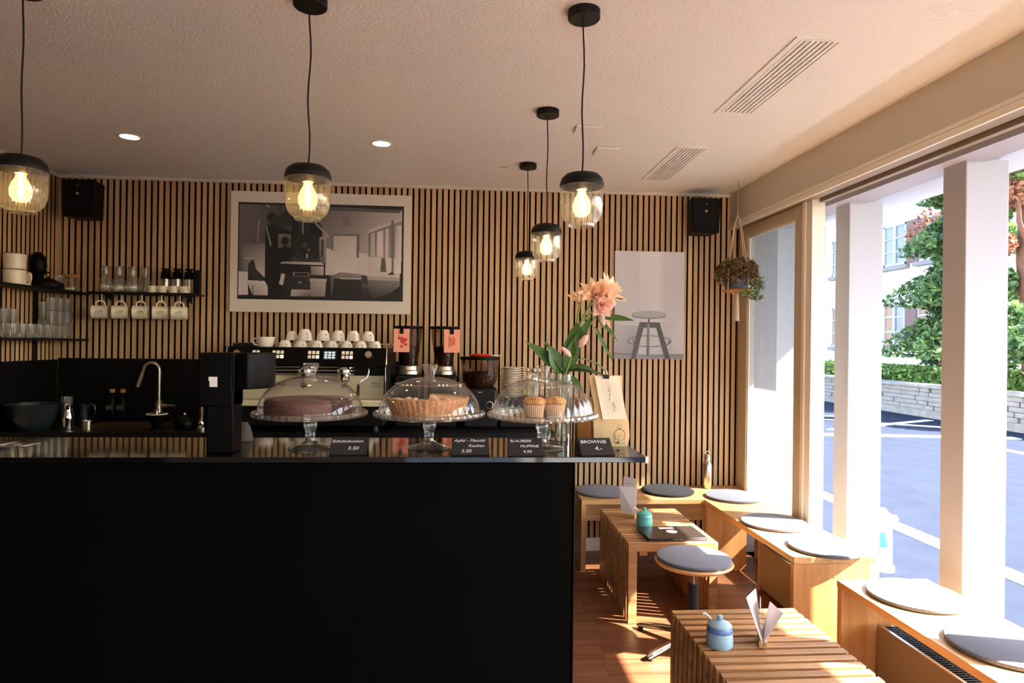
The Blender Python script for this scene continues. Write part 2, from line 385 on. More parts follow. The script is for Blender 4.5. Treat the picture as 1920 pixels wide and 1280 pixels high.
while x < 2.02:
    if x > -2.65:
        o = bpy.data.objects.new('slat', sm_); COL.objects.link(o); o.parent = wall_back; o.location = (x, WALL_Y, 0)
    x += SLAT_P
sm2 = mesh_from(B().box(0, 0.02, -SLAT_W / 2, SLAT_W / 2, 0.09, CEIL - 0.022), 'slat'); sm2.materials.append(M['backing']); sm2.materials.append(M['slat']); sm2.polygons[5].material_index = 1
y = WALL_Y - 0.02
while y > 2.6:
    o = bpy.data.objects.new('slat', sm2); COL.objects.link(o); o.parent = wall_left; o.location = (LEFT_X - 0.02, y, 0)
    y -= SLAT_P
obj('corner_strip', B().box(LEFT_X - 0.004, -2.645, WALL_Y - 0.004, WALL_Y + 0.02, 0.09, CEIL - 0.022), 'slat', wall_back)
struct('trim_1', B().box(LEFT_X, 1.87, WALL_Y - 0.006, WALL_Y + 0.02, CEIL - 0.022, CEIL - 0.001), 'beam')
struct('trim_2', B().box(LEFT_X - 0.02, LEFT_X + 0.006, 2.0, WALL_Y - 0.006, CEIL - 0.022, CEIL - 0.001), 'beam')
struct('baseboard_back', B().box(0.32, 1.98, WALL_Y - 0.004, WALL_Y + 0.02, 0.0, 0.09), 'trimpaint')
struct('wall_front', B().box(-2.8, -0.6, -2.75, -2.6, -0.1, CEIL).box(-0.6, 2.06, -2.75, -2.6, 2.25, CEIL), 'plaster')
dr1 = struct('added_glass_front', B().box(-0.6, -0.52, -2.72, -2.64, 0, 2.25).box(1.98, 2.06, -2.72, -2.64, 0, 2.25).box(0.70, 0.78, -2.72, -2.64, 0, 2.25).box(-0.52, 1.98, -2.72, -2.64, 2.17, 2.25).box(-0.52, 1.98, -2.72, -2.64, 0, 0.1), 'frame')  # unseen glass front, added to let in fill daylight from behind the camera
obj('pane', B().box(-0.52, 0.70, -2.684, -2.678, 0.1, 2.17).box(0.78, 1.98, -2.684, -2.678, 0.1, 2.17), 'window', dr1)
# window side: bulkhead, pelmet, track, low sill
struct('wall_right', B().box(WIN_X, 2.06, -2.7, WALL_Y - 0.001, 2.30, CEIL), 'beam')
struct('trim_3', B().box(WIN_X - 0.006, 1.876, -2.7, WALL_Y - 0.001, 2.254, 2.2815).box(WIN_X - 0.006, 1.876, -2.7, WALL_Y - 0.001, 2.2835, 2.30), 'trimpaint')
struct('trim_4', B().box(1.877, 1.958, -2.7, WALL_Y - 0.001, 2.263, 2.30).box(1.976, 2.006, -2.7, 3.5, 2.246, 2.30).box(1.958, 1.976, -2.7, 3.5, 2.285, 2.30, 1), ['track', 'darkgap'])
struct('trim_5', B().box(1.985, 2.12, -2.7, 4.28, -0.1, 0.19), 'frame')
# fixed window leaf
win = struct('window_1', B().box(1.93, 1.985, 4.32, 4.452, 0.19, 2.26).box(1.93, 1.985, 3.592, 3.682, 0.19, 2.26)
             .box(1.93, 1.985, 3.682, 4.32, 2.185, 2.26).box(1.93, 1.985, 3.682, 4.32, 0.19, 0.27), 'frame', bev=0.004)
obj('pane', B().add([(1.953, 3.682, 0.27), (1.953, 4.32, 0.27), (1.953, 4.32, 2.185), (1.953, 3.682, 2.185)], [(0, 1, 2, 3)]), 'sundim', win)
obj('glazing_bead', B().box(1.94, 1.95, 3.682, 3.694, 0.27, 2.185).box(1.94, 1.95, 4.308, 4.32, 0.27, 2.185).box(1.94, 1.95, 3.682, 4.32, 2.173, 2.185), 'trimpaint', win)
obj('jamb', B().box(1.935, 2.01, 3.50, 3.556, 0.19, 2.262).box(1.925, 2.01, 3.560, 3.590, 0.19, 2.262), 'trimpaint', win)

# ------------------------------------------------------------------ outside: canopy, fins, street
struct('canopy_soffit', B().box(2.06, 2.23, -6, 8, 2.242, 2.34).prism([(2.232, -6, 2.246), (3.426, -6, 2.551), (3.426, -6, 2.63), (2.232, -6, 2.34)], [(2.232, 8, 2.246), (3.426, 8, 2.551), (3.426, 8, 2.63), (2.232, 8, 2.34)]), 'soffit')
struct('facade_wall', B().box(2.0, 2.3, -7, 9, 2.70, 6.0).box(2.06, 2.32, -7, 9, 2.40, 2.70), 'whitepaint')
for i in range(-5, 2):
    y0 = 2.623 + 0.8405 * i
    struct('facade_pillar', B().box(2.13, 2.326, y0, y0 + 0.135, -0.05, 2.25), 'whitepaint', bev=0.004)
struct('facade_pier', B().box(2.13, 2.47, 4.29, 4.74, -0.05, 2.262).box(2.0, 2.2, 4.74, 14, -0.05, 2.262).box(1.995, 2.128, 4.455, 4.738, -0.05, 2.262), 'whitepaint')
struct('pavement', B().box(2.06, 40, -30, 60, -0.3, -0.008), 'asphalt')
struct('bounce_forecourt', B().box(-14, 2.06, -30, -2.76, -0.3, -0.008), 'bouncepaving')  # unseen ground added outside, kept pale to bounce sunlight up to the ceiling
def tagk(o, label, cat, kind=None, group=None):
    tag(o, label, cat, group)
    if kind: o['kind'] = kind
    return o
tag(obj('road_line', B().box(3.44, 3.60, -6, 30, -0.008, 0.0), 'roadpaint'), 'white painted line on the asphalt nearest the window', 'road marking')
tag(obj('road_line', B().box(7.70, 7.84, -2, 9.75, -0.008, 0.0), 'roadpaint'), 'white painted line along the far side of the road', 'road marking')
def stripe(p, q, w):
    p = Vector(p); q = Vector(q); d = (q - p).normalized(); n = Vector((-d.y, d.x)) * w / 2
    lo = [(*(p - n), -0.008), (*(q - n), -0.008), (*(q + n), -0.008), (*(p + n), -0.008)]
    return B().prism(lo, [(a, b_, 0.0) for a, b_, _ in lo])
zz = thing('zigzag_marking', 'white crossing stripes painted on the road by the stone wall', 'road marking', (0, 0, 0))
for k, (p, q, w) in enumerate([((5.8, 10.35), (9.0, 9.95), 0.24), ((6.2, 13.2), (9.3, 10.9), 0.16), ((6.4, 10.9), (9.35, 12.4), 0.16), ((5.4, 13.4), (8.6, 12.9), 0.16)]):
    obj('stripe', stripe(p, q, w), 'roadpaint', zz, loc=(0, 0, 0.0008 * k))
# stone wall with single stones
sw = thing('stone_wall', 'low grey limestone garden wall across the street', 'wall', (9.65, 12, 0))
obj('core', B().box(0.06, 0.5, -9, 16, 0, 0.60), 'stonedark', sw)
obj('plinth', B().box(0.0, 0.5, -9, 16, -0.05, 0.15), 'stone', sw)
smeshes = []
for L in (0.28, 0.4, 0.55, 0.75):
    mm = mesh_from(B().box(0, 0.12, 0, L - 0.02, 0, 0.083), 'stone'); mm.materials.append(M['stone']); smeshes.append((L, mm))
for c in range(5):
    yy = -5.0 - random.random() * 0.5
    while yy < 12:
        L, mm = random.choice(smeshes)
        o = bpy.data.objects.new('stone', mm); COL.objects.link(o); o.parent = sw; o.location = (random.uniform(-0.02, 0.035), yy, 0.155 + c * 0.092)
        yy += L
for i in range(22):
    obj('coping', B().box(-0.05, 0.5, -9 + i * 1.13, -9 + i * 1.13 + 1.115, 0.615, 0.675), 'stone', sw)
struct('garden_ground', B().box(10.15, 40, -30, 60, -0.3, 0.55), 'stonedark')

def leaf_cloud(n, fn, size, elong=1.7, seed=1, droop=0.0):
    rnd = random.Random(seed); b = B()
    for i in range(n):
        p = Vector(fn(rnd)); s = size * rnd.uniform(0.6, 1.3)
        d = Vector((rnd.gauss(0, 1), rnd.gauss(0, 1), rnd.gauss(0, 0.7) - droop)).normalized()
        w = d.cross(Vector((rnd.gauss(0, 1), rnd.gauss(0, 1), rnd.gauss(0, 1)))).normalized()
        h = d.cross(w) * 0.15 * s
        b.add([p - d * s * elong / 2, p + w * s / 2 + h, p + d * s * elong / 2, p - w * s / 2 + h], [(0, 1, 2), (0, 2, 3)])
    return b
def conifer_fn(R, H, z0=0.3):
    def f(r):
        t = r.random() ** 0.8; z = z0 + t * (H - z0); a = r.uniform(0, 2 * PI)
        arm = 0.75 + 0.25 * math.sin(7 * a + 9 * t); lay = 0.7 + 0.3 * math.cos(t * 38)
        rr = R * (1 - t) ** 0.75 * arm * lay * (r.random() ** 0.35)
        return (rr * math.cos(a), rr * math.sin(a), z - 0.35 * rr)
    return f
t = thing('conifer_tree', 'tall dark green conifer behind the stone wall', 'tree', (11.7, 14.35, 0.55))
obj('trunk', B().cyl((0, 0, 0), (0, 0, 6.4), 0.16, 0.03), 'bark', t)
obj('foliage', leaf_cloud(46000, conifer_fn(2.45, 7.2, 0.35), 0.075, 2.2, 3), 'conifer', t, kind='stuff')
t = thing('yew_tree', 'reddish trunked tree with hanging branches at the right edge', 'tree', (10.75, 11.35, 0.55))
obj('trunk', B().tube([(0, 0, 0), (0.05, 0.1, 1.2), (-0.05, 0.2, 2.6), (0.1, 0.35, 4.2), (0.1, 0.3, 6.0)], 0.3, 12, taper=[1.1, 0.9, 0.8, 0.6, 0.4]), 'bark', t)
for i, pts in enumerate([[(0, 0.1, 1.6), (-0.3, 0.6, 2.4), (-0.5, 0.75, 3.4)], [(0, 0.2, 2.5), (-0.4, 0.1, 3.3), (-0.6, -0.1, 4.2)], [(0, 0.1, 1.0), (-0.4, 0.4, 1.4), (-0.7, 0.6, 1.2)]]):
    obj('branch', B().tube(pts, 0.06, 8, taper=[1, 0.7, 0.4]), 'bark', t)
def blob(cs):
    def f(r):
        c = r.choice(cs); v = Vector((r.gauss(0, 1), r.gauss(0, 1), r.gauss(0, 1))).normalized() * (r.random() ** 0.4) * c[3]
        return (c[0] + v.x, c[1] + v.y, c[2] + v.z * 0.7)
    return f
obj('foliage', leaf_cloud(9000, blob([(-0.5, 0.9, 3.7, 0.6), (-0.4, -0.2, 4.6, 0.9), (0.2, 0.7, 4.8, 0.9), (-0.6, 0.6, 2.2, 0.5), (-0.7, 0.1, 1.5, 0.45), (-0.5, 0.9, 0.9, 0.5), (-0.6, -0.5, 1.0, 0.6)]), 0.08, 1.9, 5), 'conifer', t, kind='stuff')
obj('red_foliage', leaf_cloud(3500, blob([(-0.5, 0.3, 3.9, 0.5), (-0.3, 0.9, 4.3, 0.6), (-0.6, 0.4, 2.9, 0.35)]), 0.07, 1.9, 6), 'yewred', t, label='reddish brown dry foliage', kind='stuff')
t = thing('copper_tree', 'loose copper leaved shrub before the white house', 'tree', (13.4, 17.4, 0.55))
obj('trunk', B().cyl((0, 0, 0), (0, 0, 3.6), 0.1, 0.05), 'bark', t)
obj('foliage', leaf_cloud(1100, blob([(0, 0.4, 4.2, 0.7), (0, -0.2, 4.5, 0.8), (0, -0.7, 3.9, 0.8)]), 0.075, 2.0, 8), 'yewred', t, kind='stuff')
hg = obj('garden_hedge', leaf_cloud(16000, lambda r: (10.3 + r.random() * 0.5, 6 + r.random() * 14.5, 0.60 + r.random() ** 0.7 * (0.34 + 0.1 * math.sin(r.random() * 9))), 0.07, 1.9, 9), 'hedgeleaf')
tagk(hg, 'low green hedge growing along the top of the stone wall', 'hedge', 'stuff')

# white house
hs = thing('white_house', 'white rendered house with mullioned windows beyond the trees', 'house', (15, 22, 0.4))
obj('facade', B().box(0, 6, -5.5, 12, 0, 9), 'housewall', hs)
obj('drainpipe', B().cyl((-0.08, 4.35, 0), (-0.08, 4.35, 8), 0.05), 'stonesill', hs)
def house_window(yc, zc, w, h, sh):
    wn = obj('window', B().box(-0.06, 0.04, yc - w / 2, yc + w / 2, zc - h / 2, zc - h / 2 + 0.07).box(-0.06, 0.04, yc - w / 2, yc + w / 2, zc + h / 2 - 0.07, zc + h / 2)
             .box(-0.06, 0.04, yc - w / 2, yc - w / 2 + 0.07, zc - h / 2, zc + h / 2).box(-0.06, 0.04, yc + w / 2 - 0.07, yc + w / 2, zc - h / 2, zc + h / 2)
             .box(-0.07, 0.04, yc - 0.06, yc + 0.06, zc - h / 2, zc + h / 2)
             .box(-0.055, 0.04, yc - w / 2, yc + w / 2, zc - h / 6 - 0.025, zc - h / 6 + 0.025).box(-0.055, 0.04, yc - w / 2, yc + w / 2, zc + h / 6 - 0.025, zc + h / 6 + 0.025), 'whitepaint', hs)
    for a in (0, 1):
        for c in range(3):
            ya = yc - w / 2 + 0.07 if a == 0 else yc + 0.06; yb = yc - 0.06 if a == 0 else yc + w / 2 - 0.07
            obj('pane', B().box(-0.03, 0.02, ya, yb, zc - h / 2 + 0.05 + c * h / 3, zc - h / 2 + h / 3 - 0.02 + c * h / 3), 'curtain' if zc < 2.5 and a == 1 else 'darkpane', wn)
    obj('sill', B().box(-0.16, 0.0, yc - w / 2 - 0.12, yc + w / 2 + 0.12, zc - h / 2 - 0.16, zc - h / 2 - 0.02), 'stonesill', wn)
    if sh:
        obj('shutter', B().box(-0.1, -0.01, yc - w / 2 - 0.62, yc - w / 2 - 0.06, zc - h / 2, zc + h / 2), 'shutter', wn)
for yc in (-0.38, -2.12, 2.9):
    house_window(yc, 4.62, 1.18, 1.42, yc < 2); house_window(yc, 1.85, 1.12, 1.55, yc < 2)
hy_ = thing('fire_hydrant', 'white fire hydrant with mint green band outside the window', 'hydrant', (2.74, 4.06, -0.008))
obj('barrel', B().lathe([(0.001, 0), (0.075, 0), (0.075, 0.03), (0.062, 0.04), (0.058, 0.30), (0.001, 0.30)], n=20), 'hydrant', hy_)
obj('band', B().lathe([(0.060, 0.16), (0.0615, 0.165), (0.0605, 0.25), (0.059, 0.255)], n=20), 'hydrantgreen', hy_, label='mint green painted band')
obj('bonnet', B().lathe([(0.001, 0.30), (0.066, 0.30), (0.066, 0.32), (0.055, 0.36), (0.03, 0.385), (0.02, 0.40), (0.001, 0.405)], n=20), 'hydrant', hy_)
obj('outlet', B().cyl((0, -0.05, 0.325), (0, -0.10, 0.325), 0.028).cyl((0.04, 0, 0.325), (0.095, 0, 0.325), 0.028), 'hydrant', hy_)

# ------------------------------------------------------------------ benches, heaters
bb = thing('corner_bench', 'oak bench along the slatted back wall', 'bench', (0.76, 4.08, 0))
obj('seat_board', B().box(0, 1.225, 0, 0.398, 0.42, 0.45), 'oakx', bb, bev=0.002)
obj('end_panel', B().box(0.0, 0.03, 0.002, 0.398, 0, 0.42), 'oakz', bb)
obj('apron', B().box(0.03, 1.16, 0.14, 0.165, 0.28, 0.42), 'oakx', bb)
b1 = thing('window_bench', 'oak bench under the window with the sunlit end panel', 'bench', (1.555, 2.94, 0))
obj('seat_board', B().box(0, 0.40, 0, 1.138, 0.42, 0.45), 'oak', b1, bev=0.002)
obj('end_panel', B().box(0.0, 0.375, 0, 0.03, 0, 0.4195), 'oakz', b1)
obj('end_panel', B().box(0.005, 0.27, 1.108, 1.136, 0, 0.42), 'oakz', b1)
obj('support_panel', B().box(0.2, 0.375, 0.77, 0.795, 0, 0.42), 'oakz', b1)
obj('screw', B().cyl((0.2, 0.001, 0.36), (0.2, -0.002, 0.36), 0.004, n=8), 'steel', b1)
b2 = thing('window_bench', 'oak bench under the window nearest the camera, beside the slatted table with the pale blue jar', 'bench', (1.593, 0.75, 0))
b2['label'] = 'nearest oak window bench running out of the picture at lower right'
obj('seat_board', B().box(0, 0.40, 0, 1.904, 0.42, 0.45), 'oak', b2, bev=0.002)
obj('end_panel', B().box(0.004, 0.222, 1.874, 1.904, 0, 0.4195), 'oakz', b2)
obj('end_panel', B().box(0.004, 0.222, 0.0, 0.03, 0, 0.4195), 'oakz', b2)
def heater(label, y0, y1):
    h = thing('convector_heater', label, 'heater', (1.745, y0, 0)); L = y1 - y0
    obj('front_panel', B().box(0, 0.012, 0, L, 0.03, 0.275), 'beige_metal', h, bev=0.003)
    obj('casing', B().box(0.012, 0.185, 0, L, 0.04, 0.25), 'blackmetal', h)
    obj('rim', B().box(0.0, 0.185, 0, L, 0.275, 0.28).box(0.0, 0.185, 0, L, 0.2795, 0.2796) if False else B().box(0.0, 0.012, 0, L, 0.275, 0.281).box(0.172, 0.185, 0, L, 0.25, 0.281), 'steel', h)
    n = int(L / 0.016); bar = mesh_from(B().box(0.012, 0.172, 0, 0.006, 0.262, 0.276), 'grille_bar'); bar.materials.append(M['blackmetal'])
    for i in range(n):
        o = bpy.data.objects.new('grille_bar', bar); COL.objects.link(o); o.parent = h; o.location = (0, 0.006 + i * 0.016, 0)
    obj('grille_rail', B().box(0.06, 0.066, 0, L, 0.255, 0.273).box(0.115, 0.121, 0, L, 0.255, 0.273), 'steel', h)
    return h
heater('beige convector heater under the bench with the sunlit end', 2.98, 3.70)
heater('long beige convector heater under the nearest window bench', 0.82, 2.61)

# ------------------------------------------------------------------ cushions
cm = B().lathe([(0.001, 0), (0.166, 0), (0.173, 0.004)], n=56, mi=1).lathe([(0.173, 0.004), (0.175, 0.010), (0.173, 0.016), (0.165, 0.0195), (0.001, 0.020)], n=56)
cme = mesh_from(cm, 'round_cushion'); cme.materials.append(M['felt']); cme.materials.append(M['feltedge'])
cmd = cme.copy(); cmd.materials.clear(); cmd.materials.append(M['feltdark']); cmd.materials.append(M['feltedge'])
G = 'round felt seat cushions'
for (x, y, z, me_, lb) in [
    (0.932, 4.285, 0.45, cme, 'grey round felt cushion on the back bench partly behind the counter'),
    (1.384, 4.295, 0.45, cmd, 'charcoal black round felt cushion on the back bench'),
    (1.762, 4.12, 0.4505, cme, 'blue grey round felt cushion in the corner where the benches meet'),
    (1.735, 3.50, 0.45, cme, 'round felt cushion half in shade on the middle of the window bench'),
    (1.785, 3.072, 0.45, cme, 'sunlit round felt cushion overhanging the end of the window bench'),
    (1.80, 2.455, 0.45, cme, 'sunlit round felt cushion at the far end of the nearest bench'),
    (1.80, 2.02, 0.45, cme, 'round felt cushion crossed by a shadow on the nearest bench'),
    (1.80, 1.60, 0.45, cme, 'round felt cushion cut off by the lower right picture corner')]:
    o = bpy.data.objects.new('round_cushion', me_); COL.objects.link(o); o.location = (x, y, z); tag(o, lb, 'cushion', G)

# ------------------------------------------------------------------ slatted tables
def table(label, x0, x1, ynear, n=15):
    t = thing('slatted_table', label, 'table', (x0, ynear, 0)); w = x1 - x0; th = 0.045; H = 0.414; sw_, sp = 0.031, 0.0477
    def ring(y0, y1):
        b = B()
        outl = [(0, 0), (th, 0), (th, H - th), (w - th, H - th), (w - th, 0), (w, 0), (w, H), (0, H)]
        # three mitred boards
        b.prism([(x, y0, z) for x, z in [(0, 0), (th, 0), (th, H - th), (0, H)]], [(x, y1, z) for x, z in [(0, 0), (th, 0), (th, H - th), (0, H)]])
        b.prism([(x, y0, z) for x, z in [(0, H), (th, H - th), (w - th, H - th), (w, H)]], [(x, y1, z) for x, z in [(0, H), (th, H - th), (w - th, H - th), (w, H)]])
        b.prism([(x, y0, z) for x, z in [(w, H), (w - th, H - th), (w - th, 0), (w, 0)]], [(x, y1, z) for x, z in [(w, H), (w - th, H - th), (w - th, 0), (w, 0)]])
        return b
    me = mesh_from(ring(0, sw_), 'slat_frame'); me.materials.append(M['teak'])
    for i in range(n):
        o = bpy.data.objects.new('slat_frame', me); COL.objects.link(o); o.parent = t; o.location = (0, i * sp, 0)
        md = o.modifiers.new('edge', 'BEVEL'); md.width = 0.002; md.segments = 1; md.limit_method = 'ANGLE'
    L = (n - 1) * sp + sw_
    obj('cross_rail', B().box(0.06, 0.10, 0.004, L - 0.004, H - th - 0.02, H - th), 'teak', t)
    obj('cross_rail', B().box(w - 0.10, w - 0.06, 0.004, L - 0.004, H - th - 0.02, H - th), 'teak', t)
    return t
table('low slatted wooden table with the closed laptop on it', 0.862, 1.335, 3.30)
table('low slatted wooden table with the pale blue jar in front', 0.812, 1.305, 1.765)

# ------------------------------------------------------------------ stool
st = thing('swivel_stool', 'round topped swivel stool on a metal star base', 'stool', (1.113, 3.045, 0))
obj('seat', B().lathe([(0.001, 0.388), (0.16, 0.388), (0.178, 0.396), (0.184, 0.405), (0.180, 0.412), (0.001, 0.412)], n=56), 'oakx', st)
obj('column', B().cyl((0, 0, 0.055), (0, 0, 0.30), 0.026, n=20), 'rubber', st)
obj('gas_spring', B().cyl((0, 0, 0.30), (0, 0, 0.388), 0.019, n=20), 'chrome', st)
for k in range(5):
    a = math.radians(208 + 72 * k); d = Vector((math.cos(a), math.sin(a), 0))
    lg = obj('leg', B().tube([d * 0.02 + Vector((0, 0, 0.06)), d * 0.15 + Vector((0, 0, 0.045)), d * 0.275 + Vector((0, 0, 0.024)), d * 0.295 + Vector((0, 0, 0.016))], 0.017, 10, taper=[1.1, 1, 0.85, 0.6]), 'chrome', st)
    obj('foot', B().cyl(d * 0.278, d * 0.278 + Vector((0, 0, 0.02)), 0.013, n=10), 'rubber', lg)
o = bpy.data.objects.new('round_cushion', cme); COL.objects.link(o); o.location = (1.113, 3.045, 0.4125); tag(o, 'grey round felt cushion on the swivel stool seat', 'cushion', G)

# ------------------------------------------------------------------ things on the tables and bench
lp = thing('laptop', 'closed dark grey laptop on the far slatted table', 'laptop', (0.972, 3.318, 0.414), math.radians(1.5))
obj('base', B().box(0, 0.318, 0, 0.224, 0.001, 0.010), 'laptop', lp, bev=0.003)
obj('lid', B().box(0, 0.318, 0, 0.224, 0.0108, 0.018), 'laptop', lp, bev=0.003)
obj('logo_disc', B().lathe([(0.001, 0.0181), (0.030, 0.0181), (0.030, 0.0187), (0.001, 0.0187)], c=(0.165, 0.118, 0), n=28), 'sticker', lp, label='round white sticker')
obj('label_sticker', B().box(0.115, 0.198, 0.168, 0.200, 0.0181, 0.0186), 'sticker', lp)
obj('opening_notch', B().box(0.13, 0.188, -0.0006, 0.0002, 0.009, 0.0115), 'steel', lp)
def jar(label, loc, cols, s=1.0, rz=0.0):
    j = thing('sugar_jar', label, 'jar', loc, rz)
    P = [(0.001, 0), (0.040, 0), (0.045, 0.006), (0.045, 0.03), (0.041, 0.066), (0.039, 0.072)]
    obj('pot', B().lathe([(r * s, z * s) for r, z in P], n=36).lathe([(0.0447 * s, 0.045 * s), (0.0452 * s, 0.0465 * s), (0.0443 * s, 0.048 * s)], n=36), cols[0], j)
    obj('glaze_band', B().lathe([(0.0436 * s, 0.052 * s), (0.0442 * s, 0.053 * s), (0.0415 * s, 0.068 * s), (0.040 * s, 0.070 * s)], n=36), cols[1], j)
    ld = obj('lid', B().lathe([(0.040 * s, 0.072 * s), (0.041 * s, 0.075 * s), (0.036 * s, 0.080 * s), (0.016 * s, 0.089 * s), (0.008 * s, 0.091 * s)], n=36), cols[2], j)
    obj('knob', B().lathe([(0.006 * s, 0.089 * s), (0.006 * s, 0.093 * s), (0.010 * s, 0.099 * s), (0.009 * s, 0.106 * s), (0.001, 0.109 * s)], n=20), cols[2], ld)
    obj('spoon', B().tube([(-0.022 * s, 0.02 * s, 0.075 * s), (-0.036 * s, 0.022 * s, 0.090 * s), (-0.048 * s, 0.022 * s, 0.099 * s), (-0.056 * s, 0.02 * s, 0.098 * s)], 0.004 * s, 8, taper=[1, 1, 1.1, 0.8]), 'porcelain', j)
    return j
jar('teal glazed sugar jar beside the laptop', (1.03, 3.605, 0.414), ['teal', 'teal', 'teal'], 1.0)
jar('pale blue sugar jar with a blue band on the near table', (0.885, 2.165, 0.414), ['paleblue', 'bluband', 'paleblue'], 0.98, -0.3)
def menu(label, loc, rz, cards):
    m_ = thing('menu_stand', label, 'menu', loc, rz)
    obj('wooden_base', B().box(-0.05, 0.05, -0.0135, -0.003, 0, 0.022).box(-0.05, 0.05, 0.003, 0.0135, 0, 0.022).box(-0.05, 0.05, -0.003, 0.003, 0, 0.008), 'oakx', m_, bev=0.001)
    for (w0, w1, h, lean, open_) in cards:
        b = B(); tz = 0.0011
        lo = [(w0, 0, 0.009), (w1, 0, 0.009), (w1 + 0.0, lean, h), (w0 + 0.0, lean + open_, h)]
        b.prism(lo, [(x, y + tz, z) for x, y, z in lo]); obj('card', b, 'paper', m_)
    return m_
mn = menu('folded menu cards in a wooden block behind the teal jar', (0.985, 3.80, 0.414), math.radians(-38), [(-0.043, 0.052, 0.185, -0.012, -0.02), (-0.04, 0.05, 0.232, 0.012, 0.012)])
text('menu_print', 'Speisekarte', 0.011, 'greyink', mn, mtx((0.006, 0.0105, 0.20), PI / 2))
menu('open menu card in a wooden block seen edge on, on the near table', (1.045, 2.185, 0.414), math.radians(68), [(-0.045, 0.05, 0.125, -0.028, -0.035), (-0.05, 0.05, 0.165, 0.02, 0.035), (-0.04, 0.045, 0.14, 0.004, 0.006)])
wb = thing('water_bottle', 'brushed steel drinking bottle standing on the back bench', 'bottle', (1.70, 4.405, 0.45))
obj('body', B().lathe([(0.001, 0), (0.031, 0), (0.034, 0.004), (0.034, 0.155), (0.030, 0.172), (0.022, 0.185), (0.021, 0.19)], n=28), 'steel', wb)
obj('neck', B().lathe([(0.021, 0.188), (0.0235, 0.191), (0.0235, 0.215), (0.021, 0.218)], n=28), 'steel', wb)
cp = obj('cap', B().lathe([(0.0225, 0.219), (0.0235, 0.222), (0.0235, 0.234), (0.001, 0.236)], n=28), 'steel', wb)
obj('carry_loop', B().tube([(-0.014, 0, 0.234), (-0.012, 0, 0.25), (0, 0, 0.256), (0.012, 0, 0.25), (0.014, 0, 0.234)], 0.0035, 8), 'steel', cp)

# ------------------------------------------------------------------ bar counter
LZ = 1.13
bc = thing('bar_counter', 'tall black bar counter filling the lower left of the picture', 'counter', (-1.05, 1.755, 0))
obj('front_panel', B().box(-1.58, 1.357, 0.004, 0.024, 0, 1.112), 'blackfront', bc)
obj('carcass', B().box(-1.58, 1.351, 0.024, 0.315, 0.05, 1.112), 'black', bc)
obj('side_panel', B().box(1.351, 1.359, 0.004, 0.315, 0, 1.112), 'blackmetal', bc)
lg_ = obj('ledge', B().box(-1.60, 1.556, 0.0, 0.355, 1.1145, LZ), 'blackgloss', bc, bev=0.0015, label='thin glossy black counter ledge')
obj('corner_guard', B().box(1.552, 1.560, -0.003, 0.012, 1.1135, LZ + 0.0015), 'steel', lg_)
for k, (x, y, rz) in enumerate([(-1.268, 1.945, 0.0), (-1.34, 1.962, 0.05)]):
    fl = thing('flyer', ['printed flyer lying on the counter ledge, the right one of two', 'printed flyer lying on the counter ledge at the left picture edge'][k], 'flyer', (x, y, LZ), rz)
    obj('sheet', B().box(-0.03, 0.045, -0.025, 0.06, 0.0001, 0.001), 'slate', fl)
    for a, b_, c, d in [(-0.03, 0.02, -0.024, -0.021), (0.022, 0.045, -0.02, 0.05)]:
        obj('print_line', B().prism([(a, c, 0.001), (b_, c, 0.001), (b_ + (0.02 if k > 5 else 0), d, 0.001), (a, c + 0.003, 0.001)], [(a, c, 0.0013), (b_, c, 0.0013), (b_, d, 0.0013), (a, c + 0.003, 0.0013)]), 'chalk', fl)
    obj('print_patch', B().lathe([(0.001, 0.0011), (0.012, 0.0011), (0.012, 0.0014), (0.001, 0.0014)], c=(0.0, 0.015, 0), n=16), 'kraft', fl)

def cake_stand(label, x, y):
    t = thing('cake_stand', label, 'cake stand', (x, y, LZ))
    obj('foot', B().lathe([(0.001, 0.0), (0.060, 0.0), (0.062, 0.003), (0.058, 0.007), (0.03, 0.013), (0.014, 0.022), (0.0125, 0.03)], n=40), 'glassrim', t)
    obj('stem', B().lathe([(0.0125, 0.03), (0.015, 0.036), (0.013, 0.042), (0.015, 0.05), (0.0195, 0.064), (0.0185, 0.075), (0.012, 0.083), (0.014, 0.088)], n=28), 'glassrim', t)
    pl = obj('plate', B().lathe([(0.001, 0.088), (0.08, 0.089), (0.148, 0.093), (0.150, 0.098), (0.08, 0.096), (0.001, 0.096)], n=72), 'glassrim', t)
    b = B().lathe([(0.147, 0.092), (0.156, 0.094), (0.160, 0.100), (0.158, 0.106), (0.154, 0.108), (0.150, 0.104)], n=144, flute=0.0022, nf=48)
    obj('scalloped_rim', b, 'glassrim', pl)
    return t
def dome(label, x, y, flute=0.0):
    t = thing('glass_dome', label, 'glass cover', (x, y, LZ + 0.0985))
    R, H = 0.146, 0.108
    prof = [(R, 0.0), (R + 0.002, 0.004)] + [(R * math.cos(a) ** 0.85, 0.004 + (H - 0.004) * math.sin(a)) for a in [i * PI / 2 / 14 for i in range(1, 13)]] + [(0.018, H), (0.010, H + 0.001)]
    obj('shell', B().lathe(prof, n=144 if flute else 64, flute=flute, nf=36), 'glassrim' if False else 'glass', t)
    obj('rim', B().lathe([(R - 0.002, 0.0), (R + 0.003, 0.0), (R + 0.003, 0.004), (R - 0.002, 0.004)], n=64), 'glassrim', t)
    obj('shoulder_ring', B().lathe([(0.099, 0.0865), (0.102, 0.0885), (0.100, 0.0905)], n=64), 'glassrim', t)
    obj('knob', B().lathe([(0.018, H - 0.002), (0.013, H + 0.004), (0.016, H + 0.012), (0.0235, H + 0.034), (0.022, H + 0.037), (0.001, H + 0.035)], n=10), 'glassrim', t)
    return t
SX = [-0.435, -0.096, 0.232]; SY = 1.905; SY3 = 1.885
cake_stand('glass pedestal cake stand carrying the chocolate cake', SX[0], SY)
